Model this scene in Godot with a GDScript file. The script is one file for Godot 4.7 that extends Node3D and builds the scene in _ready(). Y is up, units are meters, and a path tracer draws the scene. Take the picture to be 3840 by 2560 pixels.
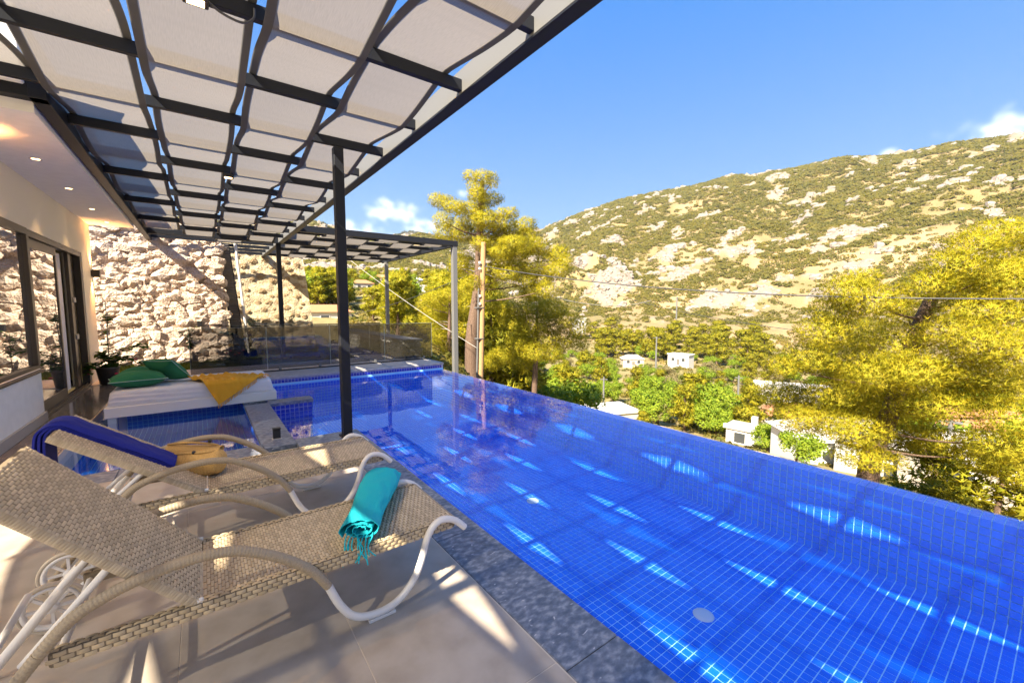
extends Node3D
# A shaded pool terrace above a valley: loungers, pergola, infinity pool, garden walls, pines and a mountain side.

var M := {}
var taken := {}
var rng := RandomNumberGenerator.new()

# ---------------------------------------------------------------- mesh builder
class B:
	var v := PackedVector3Array()
	var n := PackedVector3Array()
	var uv := PackedVector2Array()
	var c := PackedColorArray()
	var ix := PackedInt32Array()
	var col := Color(1, 1, 1)
	var tinted := false
	static var total := 0

	func pt(p: Vector3, nn: Vector3, t := Vector2.ZERO) -> int:
		v.append(p)
		n.append(nn)
		uv.append(t)
		if tinted:
			c.append(col)
		return v.size() - 1

	func tri(a: Vector3, b: Vector3, d: Vector3, nn := Vector3.ZERO) -> void:
		if nn == Vector3.ZERO:
			nn = (b - a).cross(d - a).normalized()
		var k := pt(a, nn, Vector2(0, 0))
		pt(b, nn, Vector2(1, 0))
		pt(d, nn, Vector2(1, 1))
		ix.append_array([k, k + 2, k + 1])

	func quad(a: Vector3, b: Vector3, d: Vector3, e: Vector3, nn := Vector3.ZERO) -> void:
		if nn == Vector3.ZERO:
			nn = (d - a).cross(e - b).normalized()
		var k := pt(a, nn, Vector2(0, 0))
		pt(b, nn, Vector2(1, 0))
		pt(d, nn, Vector2(1, 1))
		pt(e, nn, Vector2(0, 1))
		ix.append_array([k, k + 2, k + 1, k, k + 3, k + 2])

	func quad_out(a: Vector3, b: Vector3, d: Vector3, e: Vector3, inside: Vector3) -> void:
		var nn := (d - a).cross(e - b)
		if nn.dot((a + d) * 0.5 - inside) < 0.0:
			quad(e, d, b, a)
		else:
			quad(a, b, d, e)

	func box(at: Vector3, size: Vector3, bev := 0.0, turn := Basis()) -> void:
		var h := size * 0.5
		var b: float = min(bev, min(h.x, min(h.y, h.z)) * 0.95)
		if b <= 0.0:
			for ax in 3:
				for s in [-1.0, 1.0]:
					var q := []
					for k in [[-1, -1], [1, -1], [1, 1], [-1, 1]]:
						var p := Vector3.ZERO
						p[ax] = s * h[ax]
						p[(ax + 1) % 3] = k[0] * h[(ax + 1) % 3]
						p[(ax + 2) % 3] = k[1] * h[(ax + 2) % 3]
						q.append(at + turn * p)
					quad_out(q[0], q[1], q[2], q[3], at)
			return
		for ax in 3:
			var a1 := (ax + 1) % 3
			var a2 := (ax + 2) % 3
			for s in [-1.0, 1.0]:
				var q := []
				for k in [[-1, -1], [1, -1], [1, 1], [-1, 1]]:
					var p := Vector3.ZERO
					p[ax] = s * h[ax]
					p[a1] = k[0] * (h[a1] - b)
					p[a2] = k[1] * (h[a2] - b)
					q.append(at + turn * p)
				quad_out(q[0], q[1], q[2], q[3], at)
			for s1 in [-1.0, 1.0]:
				for s2 in [-1.0, 1.0]:
					var q := []
					for k in [[-1, 0], [1, 0], [1, 1], [-1, 1]]:
						var p := Vector3.ZERO
						p[ax] = k[0] * (h[ax] - b)
						p[a1] = s1 * (h[a1] if k[1] == 0 else h[a1] - b)
						p[a2] = s2 * (h[a2] - b if k[1] == 0 else h[a2])
						q.append(at + turn * p)
					quad_out(q[0], q[1], q[2], q[3], at)
		for sx in [-1.0, 1.0]:
			for sy in [-1.0, 1.0]:
				for sz in [-1.0, 1.0]:
					var s := Vector3(sx, sy, sz)
					var p0 := at + turn * (s * (h - Vector3(0, b, b)))
					var p1 := at + turn * (s * (h - Vector3(b, 0, b)))
					var p2 := at + turn * (s * (h - Vector3(b, b, 0)))
					if (p1 - p0).cross(p2 - p0).dot(p0 - at) < 0.0:
						tri(p0, p2, p1)
					else:
						tri(p0, p1, p2)

	func bar(a: Vector3, b: Vector3, w: float, h: float, bev := 0.0) -> void:   # a beam from a to b, h measured upwards
		var d := (b - a)
		var z := d.normalized()
		var up := Vector3.UP if abs(z.y) < 0.95 else Vector3.RIGHT
		var x := up.cross(z).normalized()
		box((a + b) * 0.5, Vector3(w, h, d.length()), bev, Basis(x, z.cross(x), z))

	func tube(p: PackedVector3Array, r, sides := 8, caps := true, flat := 1.0) -> void:
		var m := p.size()
		var t := (p[1] - p[0]).normalized()
		var x := t.cross(Vector3.UP if abs(t.y) < 0.9 else Vector3.RIGHT).normalized()
		var first := v.size()
		var run := 0.0
		for i in m:
			var tt := (p[min(i + 1, m - 1)] - p[max(i - 1, 0)]).normalized()
			x = (x - tt * x.dot(tt)).normalized()
			var y := tt.cross(x)
			var rr: float = r[i] if r is PackedFloat32Array or r is Array else r
			var slope := 0.0
			if i > 0:
				run += p[i].distance_to(p[i - 1])
				if not (r is float) and i < m - 1:
					slope = (r[i + 1] - r[i - 1]) / maxf(1e-5, p[i + 1].distance_to(p[i - 1]))
			for s in sides + 1:
				var a := TAU * s / sides
				var d := x * cos(a) + y * sin(a) * flat
				pt(p[i] + d * rr, (d - tt * slope).normalized(), Vector2(float(s) / sides, run))
		for i in m - 1:
			for s in sides:
				var k := first + i * (sides + 1) + s
				var q := k + sides + 1
				ix.append_array([k, k + 1, q, k + 1, q + 1, q])
		if caps:
			for e in [0, m - 1]:
				var dd: Vector3 = (p[0] - p[1]).normalized() if e == 0 else (p[m - 1] - p[m - 2]).normalized()
				var mid := pt(p[e], dd)
				var ring := v.size()
				for s in sides + 1:
					pt(v[first + e * (sides + 1) + s], dd)
				for s in sides:
					if e == 0:
						ix.append_array([mid, ring + s + 1, ring + s])
					else:
						ix.append_array([mid, ring + s, ring + s + 1])

	func lathe(prof: PackedVector2Array, sides := 16, xf := Transform3D()) -> void:
		var first := v.size()
		var m := prof.size()
		for i in m:
			var t := (prof[min(i + 1, m - 1)] - prof[max(i - 1, 0)]).normalized()
			for s in sides + 1:
				var a := TAU * s / sides
				var d := Vector3(cos(a), 0, sin(a))
				var nn := (d * t.y + Vector3(0, -t.x, 0)).normalized()
				pt(xf * (d * prof[i].x + Vector3(0, prof[i].y, 0)), xf.basis * nn, Vector2(float(s) / sides, prof[i].y))
		for i in m - 1:
			for s in sides:
				var k := first + i * (sides + 1) + s
				var q := k + sides + 1
				ix.append_array([k, q, k + 1, k + 1, q, q + 1])

	func grid(p: PackedVector3Array, rows: int, cols: int, flip := false) -> void:   # rows x cols points with smooth normals
		var first := v.size()
		for i in rows:
			for j in cols:
				var du := p[i * cols + min(j + 1, cols - 1)] - p[i * cols + max(j - 1, 0)]
				var dv := p[min(i + 1, rows - 1) * cols + j] - p[max(i - 1, 0) * cols + j]
				var nn := dv.cross(du).normalized()
				pt(p[i * cols + j], -nn if flip else nn, Vector2(float(j) / (cols - 1), float(i) / (rows - 1)))
		for i in rows - 1:
			for j in cols - 1:
				var k := first + i * cols + j
				var q := k + cols
				if flip:
					ix.append_array([k, q, k + 1, k + 1, q, q + 1])
				else:
					ix.append_array([k, k + 1, q, k + 1, q + 1, q])

	func mesh() -> ArrayMesh:
		for k in range(0, ix.size(), 3):   # faces run clockwise as seen from where their normals point
			var i := ix[k]
			var j := ix[k + 1]
			var l := ix[k + 2]
			if (v[l] - v[i]).cross(v[j] - v[i]).dot(n[i] + n[j] + n[l]) < 0.0:
				ix[k + 1] = l
				ix[k + 2] = j
		var a := []
		a.resize(Mesh.ARRAY_MAX)
		a[Mesh.ARRAY_VERTEX] = v
		a[Mesh.ARRAY_NORMAL] = n
		a[Mesh.ARRAY_TEX_UV] = uv
		if tinted:
			a[Mesh.ARRAY_COLOR] = c
		a[Mesh.ARRAY_INDEX] = ix
		total += ix.size() / 3
		var m := ArrayMesh.new()
		m.add_surface_from_arrays(Mesh.PRIMITIVE_TRIANGLES, a)
		return m


# ---------------------------------------------------------------- scene helpers
func numbered(parent: Node, called: String) -> String:
	var key := str(parent.get_instance_id()) + called
	var k: int = taken.get(key, 0)
	taken[key] = k + 1
	return called if k == 0 else "%s_%03d" % [called, k]

func put(parent: Node, called: String, mesh: Mesh, m: Material) -> MeshInstance3D:
	var o := MeshInstance3D.new()
	o.name = numbered(parent, called)
	o.mesh = mesh
	o.material_override = m
	parent.add_child(o, true)
	return o

func obj(parent: Node, called: String, b: B, m: Material) -> MeshInstance3D:
	return put(parent, called, b.mesh(), m)

func boxed(parent: Node, called: String, at: Vector3, size: Vector3, m: Material, bev := 0.0, turn := Basis()) -> MeshInstance3D:
	var b := B.new()
	b.box(Vector3.ZERO, size, bev, turn)
	var o := obj(parent, called, b, m)
	o.position = at
	return o

func rod(parent: Node, called: String, pts: PackedVector3Array, r, m: Material, sides := 8) -> MeshInstance3D:
	var b := B.new()
	b.tube(pts, r, sides)
	return obj(parent, called, b, m)

func tag(o: Node, label: String, category: String, group := "") -> Node:
	o.set_meta("label", label)
	o.set_meta("category", category)
	if group:
		o.set_meta("group", group)
	return o

func thing(called: String, label: String, category: String, at := Vector3.ZERO, turn := 0.0, group := "") -> Node3D:
	var o := Node3D.new()
	o.name = numbered(self, called)
	add_child(o, true)
	o.position = at
	o.rotation.y = turn
	tag(o, label, category, group)
	return o

func setting(called: String, mesh: Mesh, m: Material) -> MeshInstance3D:
	var o := put(self, called, mesh, m)
	o.set_meta("kind", "structure")
	return o

func setting_node(called: String) -> Node3D:
	var o := Node3D.new()
	o.name = numbered(self, called)
	add_child(o, true)
	o.set_meta("kind", "structure")
	return o

func many(parent: Node, called: String, mesh: Mesh, m: Material, xf: Array, cols := []) -> MultiMeshInstance3D:
	var mm := MultiMesh.new()
	mm.transform_format = MultiMesh.TRANSFORM_3D
	mm.use_colors = cols.size() > 0
	mm.mesh = mesh
	mm.instance_count = xf.size()
	for i in xf.size():
		mm.set_instance_transform(i, xf[i])
		if cols.size() > 0:
			mm.set_instance_color(i, cols[i])
	var o := MultiMeshInstance3D.new()
	o.name = numbered(parent, called)
	o.multimesh = mm
	o.material_override = m
	o.set_meta("kind", "stuff")
	parent.add_child(o, true)
	return o

func lin(r: float, g: float, b: float, a := 1.0) -> Color:
	var c := Color(r, g, b).linear_to_srgb()
	c.a = a
	return c

func noise_tex(freq: float, stops: Array, cols: Array, kind := FastNoiseLite.TYPE_SIMPLEX_SMOOTH, fractal := FastNoiseLite.FRACTAL_FBM, octaves := 5, size := 512, sd := 1) -> NoiseTexture2D:
	var nz := FastNoiseLite.new()
	nz.noise_type = kind
	nz.frequency = freq
	nz.fractal_type = fractal
	nz.fractal_octaves = octaves
	nz.seed = sd
	var t := NoiseTexture2D.new()
	t.width = size
	t.height = size
	t.seamless = true
	t.noise = nz
	if stops.size() > 0:
		var g := Gradient.new()
		g.offsets = PackedFloat32Array(stops)
		g.colors = PackedColorArray(cols)
		t.color_ramp = g
	return t

func mat(called: String, c: Color, rough := 0.6, tex: Texture2D = null, scale := 1.0, bump: Texture2D = null, depth := 0.0) -> StandardMaterial3D:
	var m := StandardMaterial3D.new()
	m.resource_name = called
	m.albedo_color = c
	m.roughness = rough
	if tex or bump:
		m.uv1_triplanar = true
		m.uv1_world_triplanar = true
		m.uv1_scale = Vector3.ONE * scale
		m.albedo_texture = tex
	if bump:
		m.heightmap_enabled = true
		m.heightmap_texture = bump
		m.heightmap_scale = depth
	M[called] = m
	return m

func smooth(p: Array, steps := 8) -> PackedVector3Array:   # Catmull-Rom through the points
	var o := PackedVector3Array()
	for i in p.size() - 1:
		var a: Vector3 = p[max(i - 1, 0)]
		var b: Vector3 = p[i]
		var c: Vector3 = p[i + 1]
		var d: Vector3 = p[min(i + 2, p.size() - 1)]
		for s in steps:
			var t := float(s) / steps
			o.append(0.5 * (2.0 * b + (c - a) * t + (2.0 * a - 5.0 * b + 4.0 * c - d) * t * t + (3.0 * b - a - 3.0 * c + d) * t * t * t))
	o.append(p[p.size() - 1])
	return o

# ---------------------------------------------------------------- camera, sky, sun
func look_and_light() -> void:
	var cam := Camera3D.new()
	cam.name = "camera"
	cam.position = Vector3(0, 1.5, 0)
	cam.rotation_degrees = Vector3(-4.87, -36.5, 0)
	cam.fov = 78.3
	cam.near = 0.05
	cam.far = 6000.0
	add_child(cam)
	cam.current = true

	var e := Environment.new()
	e.background_mode = Environment.BG_SKY
	var sm := ProceduralSkyMaterial.new()
	sm.sky_top_color = lin(0.007, 0.073, 0.25)
	sm.sky_horizon_color = lin(0.165, 0.232, 0.277)
	sm.sky_curve = 0.235
	sm.ground_bottom_color = lin(0.20, 0.17, 0.11)
	sm.ground_horizon_color = lin(0.30, 0.30, 0.28)
	sm.sun_angle_max = 6.0
	sm.sky_cover = cloud_cover()
	sm.sky_cover_modulate = Color(1, 1, 1, 0.9)
	var sky := Sky.new()
	sky.sky_material = sm
	e.sky = sky
	e.tonemap_mode = Environment.TONE_MAPPER_LINEAR
	e.tonemap_exposure = 3.9
	e.sdfgi_enabled = true
	e.ssao_enabled = true
	e.ssil_enabled = true
	e.fog_enabled = true
	e.fog_density = 0.00007
	e.fog_light_color = Color(0.86, 0.92, 1.0)
	var we := WorldEnvironment.new()
	we.name = "world_environment"
	we.environment = e
	add_child(we)

	var sun := DirectionalLight3D.new()
	sun.name = "sun"
	sun.light_energy = 1.55
	sun.light_color = lin(1.0, 0.88, 0.68)
	sun.light_angular_distance = 0.5
	sun.shadow_enabled = true
	add_child(sun)
	sun.look_at_from_position(Vector3.ZERO, Vector3(1.0, -1.0, -0.46), Vector3.UP)

func cloud_cover() -> ImageTexture:   # small fair-weather clouds low over the horizon all round
	var w := 1024
	var h := 512
	var im := Image.create(w, h, false, Image.FORMAT_RGBAF)
	im.fill(Color(1, 1, 1, 0))
	var nz := FastNoiseLite.new()
	nz.seed = 5
	nz.frequency = 0.035
	nz.fractal_octaves = 5
	var banks := [[20.5, 12.0, 3.6, 1.6], [24.3, 10.3, 3.4, 1.2], [16.0, 9.5, 4.0, 1.2], [85.5, 15.2, 4.2, 1.5], [77.3, 14.9, 1.4, 0.5], [30.0, 14.6, 1.0, 0.4], [53.0, 11.5, 1.2, 0.5]]
	rng.seed = 31
	for k in 26:
		banks.append([rng.randf_range(100.0, 350.0), rng.randf_range(6.0, 18.0), rng.randf_range(2.0, 6.0), rng.randf_range(0.7, 1.8)])
	for b in banks:
		var r: float = b[2]
		for py in range(int((90.0 - b[1] - b[3] * 2.2) / 180.0 * h), int((90.0 - b[1] + b[3] * 2.2) / 180.0 * h) + 1):
			for px in range(int((b[0] - r * 2.0 + 360.0) / 360.0 * w), int((b[0] + r * 2.0 + 360.0) / 360.0 * w) + 1):
				var az := float(px) / w * 360.0 - 360.0
				var el := 90.0 - float(py) / h * 180.0
				var d := pow((az - b[0]) / r, 2.0) + pow((el - b[1]) / b[3], 2.0)
				var a: float = clampf((1.0 - d * 0.9 + nz.get_noise_2d(az * 9.0, el * 16.0) * 1.1 + nz.get_noise_2d(az * 30.0, el * 45.0) * 0.7) * 0.9, 0.0, 1.0)
				if a > 0.0:
					# azimuth 0 is -Z, 90 is +X; the left edge of a panorama looks along -Z
					var x := px % w
					var was := im.get_pixel(x, py).a
					im.set_pixel(x, py, Color(0.33, 0.295, 0.265, max(was, a * a)))
	return ImageTexture.create_from_image(im)

# ---------------------------------------------------------------- materials
func materials() -> void:
	var g := func(l: Array) -> Array: return l.map(func(x): return lin(x[0], x[1], x[2]))
	var deck := noise_tex(0.012, [0.0, 0.4, 0.62, 1.0], g.call([[0.37, 0.305, 0.24], [0.43, 0.36, 0.29], [0.46, 0.39, 0.32], [0.50, 0.43, 0.355]]), FastNoiseLite.TYPE_SIMPLEX_SMOOTH, FastNoiseLite.FRACTAL_FBM, 6, 512, 3)
	mat("deck_porcelain", Color.WHITE, 0.42, deck, 0.7)
	mat("joint_grout", lin(0.62, 0.54, 0.45), 0.9)
	var slate := noise_tex(0.016, [0.0, 0.32, 0.48, 0.6, 0.72, 1.0], g.call([[0.085, 0.095, 0.125], [0.12, 0.135, 0.175], [0.16, 0.175, 0.22], [0.20, 0.215, 0.265], [0.27, 0.285, 0.33], [0.38, 0.39, 0.43]]), FastNoiseLite.TYPE_SIMPLEX_SMOOTH, FastNoiseLite.FRACTAL_FBM, 7, 1024, 8)
	var slate_bump := noise_tex(0.03, [], [], FastNoiseLite.TYPE_SIMPLEX_SMOOTH, FastNoiseLite.FRACTAL_FBM, 5, 512, 2)
	var sl := mat("slate_coping", Color.WHITE, 0.36, slate, 0.9, slate_bump, 0.25)
	sl.uv1_scale = Vector3(0.8, 0.8, 1.3)
	sl.detail_enabled = true
	sl.detail_blend_mode = BaseMaterial3D.BLEND_MODE_MIX
	sl.detail_albedo = noise_tex(0.0035, [0.0, 0.90, 0.93, 0.96, 1.0], [Color(0.7, 0.7, 0.74, 0), Color(0.7, 0.7, 0.74, 0), Color(0.75, 0.74, 0.76, 0.55), Color(0.84, 0.82, 0.83, 0.9), Color(0.84, 0.82, 0.83, 0.9)], FastNoiseLite.TYPE_SIMPLEX_SMOOTH, FastNoiseLite.FRACTAL_RIDGED, 3, 1024, 19)
	var dark := noise_tex(0.008, [0.0, 0.4, 0.7, 0.9, 0.97, 1.0], g.call([[0.06, 0.058, 0.062], [0.085, 0.082, 0.088], [0.12, 0.115, 0.12], [0.17, 0.165, 0.17], [0.34, 0.33, 0.33], [0.5, 0.48, 0.47]]), FastNoiseLite.TYPE_SIMPLEX_SMOOTH, FastNoiseLite.FRACTAL_RIDGED, 6, 1024, 21)
	mat("polished_marble", Color.WHITE, 0.12, dark, 0.6)
	mat("pale_stone", Color.WHITE, 0.6, noise_tex(0.02, [0.0, 1.0], g.call([[0.36, 0.33, 0.31], [0.52, 0.49, 0.46]]), FastNoiseLite.TYPE_SIMPLEX_SMOOTH, FastNoiseLite.FRACTAL_FBM, 5, 512, 12), 0.8)
	mat("anthracite_paint", lin(0.018, 0.020, 0.026), 0.45)
	M.anthracite_paint.metallic_specular = 0.28
	mat("grey_paint", lin(0.15, 0.15, 0.15), 0.5)
	var streak := noise_tex(0.02, [0.0, 0.5, 1.0], g.call([[0.235, 0.205, 0.175], [0.265, 0.235, 0.20], [0.295, 0.262, 0.225]]), FastNoiseLite.TYPE_SIMPLEX_SMOOTH, FastNoiseLite.FRACTAL_FBM, 4, 512, 17)
	var fab := mat("shade_mesh", lin(1, 1, 1, 0.93), 0.95, streak, 1.0)
	fab.uv1_scale = Vector3(14.0, 0.6, 0.9)
	fab.transparency = BaseMaterial3D.TRANSPARENCY_ALPHA
	fab.backlight_enabled = true
	fab.backlight = Color(1, 1, 1)
	fab.cull_mode = BaseMaterial3D.CULL_DISABLED
	var hm := mat("shade_hem", lin(0.075, 0.070, 0.065, 1.0), 0.95)
	hm.backlight_enabled = true
	hm.backlight = Color(0.35, 0.35, 0.35)
	hm.cull_mode = BaseMaterial3D.CULL_DISABLED
	mat("white_paint", Color.WHITE, 0.7, noise_tex(0.03, [0.0, 1.0], g.call([[0.80, 0.79, 0.78], [0.87, 0.86, 0.85]]), FastNoiseLite.TYPE_SIMPLEX_SMOOTH, FastNoiseLite.FRACTAL_FBM, 4, 256, 4), 0.8)
	mat("cream_paint", lin(0.78, 0.72, 0.60), 0.7)
	mat("grey_skirting", lin(0.36, 0.34, 0.33), 0.5)
	mat("bronze_frame", lin(0.055, 0.048, 0.044), 0.38)
	M.bronze_frame.metallic = 0.3
	var mg := mat("coated_glass", lin(0.52, 0.51, 0.50), 0.015)
	mg.metallic = 0.92
	var fg := mat("smoked_glass", lin(0.003, 0.004, 0.006, 0.46), 0.02)
	fg.transparency = BaseMaterial3D.TRANSPARENCY_ALPHA
	mat("glass_edge", lin(0.35, 0.42, 0.40), 0.1)
	var cur := noise_tex(0.05, [0.0, 0.45, 0.55, 1.0], g.call([[0.03, 0.025, 0.01], [0.06, 0.05, 0.012], [0.16, 0.12, 0.02], [0.22, 0.17, 0.04]]), FastNoiseLite.TYPE_CELLULAR, FastNoiseLite.FRACTAL_FBM, 3, 256, 9)
	mat("brocade", Color.WHITE, 0.8, cur, 2.0)
	mat("sheer_white", lin(0.75, 0.72, 0.76), 0.9)
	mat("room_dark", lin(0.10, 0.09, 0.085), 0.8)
	# pool
	var tile := mat("pool_tile_glaze", lin(1, 1, 1), 0.18)
	tile.vertex_color_use_as_albedo = true
	mat("water_tinted_grout", lin(0.32, 0.68, 0.95), 0.7)  # blue cast of the water put into the grout colour
	mat("tile_white_grout", lin(0.55, 0.55, 0.68), 0.7)
	var wn := NoiseTexture2D.new()
	var fl := FastNoiseLite.new()
	fl.noise_type = FastNoiseLite.TYPE_SIMPLEX_SMOOTH
	fl.frequency = 0.012
	fl.fractal_octaves = 3
	fl.seed = 14
	wn.noise = fl
	wn.width = 512
	wn.height = 512
	wn.seamless = true
	wn.as_normal_map = true
	wn.bump_strength = 1.6
	var wa := mat("pool_water", lin(0.0, 0.22, 1.0, 0.11), 0.0)
	wa.transparency = BaseMaterial3D.TRANSPARENCY_ALPHA
	wa.metallic_specular = 0.46
	wa.normal_enabled = true
	wa.normal_texture = wn
	wa.normal_scale = 0.055
	wa.uv1_triplanar = true
	wa.uv1_world_triplanar = true
	wa.uv1_scale = Vector3(0.6, 0.6, 0.6)
	mat("steel", lin(0.45, 0.55, 0.60), 0.3)
	# loungers and soft things
	var st := mat("wicker_strand", Color.WHITE, 0.5)
	st.vertex_color_use_as_albedo = true
	mat("wicker_core", lin(0.20, 0.155, 0.10), 0.9)
	mat("wicker_wrap", Color.WHITE, 0.55, noise_tex(0.06, [0.0, 1.0], g.call([[0.27, 0.21, 0.135], [0.42, 0.34, 0.24]]), FastNoiseLite.TYPE_SIMPLEX_SMOOTH, FastNoiseLite.FRACTAL_FBM, 3, 256, 40), 9.0)
	mat("white_tube", lin(0.72, 0.69, 0.66), 0.32)
	mat("beige_plastic", lin(0.55, 0.47, 0.36), 0.5)
	var cl := noise_tex(0.09, [], [], FastNoiseLite.TYPE_SIMPLEX, FastNoiseLite.FRACTAL_FBM, 4, 256, 6)
	for q in [["turquoise_cotton", lin(0.0, 0.43, 0.52)], ["navy_terry", lin(0.001, 0.008, 0.22)], ["green_cushion", lin(0.012, 0.15, 0.065)], ["mustard_knit", lin(0.72, 0.37, 0.02)], ["mattress_cotton", lin(0.66, 0.70, 0.74)]]:
		var m2 := mat(q[0], q[1], 0.9, null, 6.0, cl, 0.18)
		m2.rim_enabled = true
		m2.rim = 0.12
		m2.rim_tint = 0.6
	mat("cushion_piping", lin(0.30, 0.45, 0.40), 0.9)
	mat("bed_paint", lin(0.62, 0.66, 0.68), 0.45)
	mat("straw", Color.WHITE, 0.8, noise_tex(0.05, [0.0, 0.5, 1.0], g.call([[0.38, 0.21, 0.05], [0.58, 0.35, 0.11], [0.70, 0.46, 0.17]]), FastNoiseLite.TYPE_SIMPLEX, FastNoiseLite.FRACTAL_FBM, 3, 256, 61), 8.0)
	mat("black_plastic", lin(0.015, 0.015, 0.017), 0.4)
	# walls and ground
	var rock := noise_tex(0.03, [0.0, 0.35, 0.6, 1.0], g.call([[0.36, 0.24, 0.16], [0.52, 0.40, 0.31], [0.62, 0.51, 0.42], [0.70, 0.62, 0.53]]), FastNoiseLite.TYPE_SIMPLEX_SMOOTH, FastNoiseLite.FRACTAL_FBM, 5, 512, 33)
	var rock_bump := noise_tex(0.03, [], [], FastNoiseLite.TYPE_SIMPLEX_SMOOTH, FastNoiseLite.FRACTAL_FBM, 6, 512, 34)
	mat("rubble_stone", Color.WHITE, 0.9, rock, 1.3, rock_bump, 3.0)
	mat("lime_mortar", Color.WHITE, 0.95, noise_tex(0.02, [0.0, 0.5, 1.0], g.call([[0.44, 0.34, 0.20], [0.55, 0.45, 0.29], [0.64, 0.56, 0.42]]), FastNoiseLite.TYPE_SIMPLEX_SMOOTH, FastNoiseLite.FRACTAL_FBM, 5, 512, 35), 0.9, rock_bump, 2.0)
	mat("set_stone", Color.WHITE, 0.9, noise_tex(0.04, [0.0, 0.4, 0.7, 1.0], g.call([[0.22, 0.13, 0.06], [0.36, 0.24, 0.12], [0.45, 0.34, 0.21], [0.34, 0.28, 0.22]]), FastNoiseLite.TYPE_SIMPLEX_SMOOTH, FastNoiseLite.FRACTAL_FBM, 4, 256, 36), 1.6, rock_bump, 1.5)
	mat("grey_wall_stone", Color.WHITE, 0.9, noise_tex(0.03, [0.0, 0.5, 1.0], g.call([[0.17, 0.17, 0.17], [0.30, 0.30, 0.30], [0.42, 0.41, 0.40]]), FastNoiseLite.TYPE_SIMPLEX_SMOOTH, FastNoiseLite.FRACTAL_FBM, 5, 256, 37), 1.5, rock_bump, 1.5)
	mat("slat_wood", lin(0.16, 0.145, 0.13), 0.6)
	mat("soil", lin(0.16, 0.11, 0.065), 1.0)
	mat("terracotta", lin(0.42, 0.13, 0.05), 0.8)
	var tm := mat("hillside", Color.WHITE, 0.95, noise_tex(0.05, [0.0, 0.5, 1.0], [Color(0.78, 0.78, 0.78), Color(0.93, 0.93, 0.93), Color(1, 1, 1)], FastNoiseLite.TYPE_SIMPLEX, FastNoiseLite.FRACTAL_FBM, 5, 512, 71), 0.03)
	tm.vertex_color_use_as_albedo = true
	var lf := mat("foliage", Color.WHITE, 0.75)
	lf.vertex_color_use_as_albedo = true
	lf.backlight_enabled = true
	lf.backlight = Color(0.95, 0.95, 0.7)
	lf.cull_mode = BaseMaterial3D.CULL_DISABLED
	mat("bark", Color.WHITE, 0.95, noise_tex(0.05, [0.0, 0.45, 0.6, 1.0], g.call([[0.05, 0.03, 0.022], [0.13, 0.08, 0.055], [0.22, 0.145, 0.10], [0.30, 0.22, 0.165]]), FastNoiseLite.TYPE_CELLULAR, FastNoiseLite.FRACTAL_FBM, 3, 256, 72), 2.5, rock_bump, 2.0)
	mat("pole_wood", Color.WHITE, 0.85, noise_tex(0.05, [0.0, 1.0], g.call([[0.34, 0.19, 0.08], [0.52, 0.33, 0.17]]), FastNoiseLite.TYPE_SIMPLEX, FastNoiseLite.FRACTAL_FBM, 3, 256, 73), 1.0)
	mat("cable", lin(0.06, 0.06, 0.065), 0.6)
	mat("pale_cable", lin(0.45, 0.43, 0.40), 0.6)
	mat("lamp_warm", lin(1.0, 0.8, 0.55), 0.4)
	M.lamp_warm.emission_enabled = true
	M.lamp_warm.emission = lin(1.0, 0.62, 0.28)
	M.lamp_warm.emission_energy_multiplier = 3.0
	mat("rim_white", lin(0.7, 0.68, 0.65), 0.4)
	mat("petal_pink", lin(0.62, 0.03, 0.14), 0.7)
	mat("petal_red", lin(0.6, 0.01, 0.02), 0.7)

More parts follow.
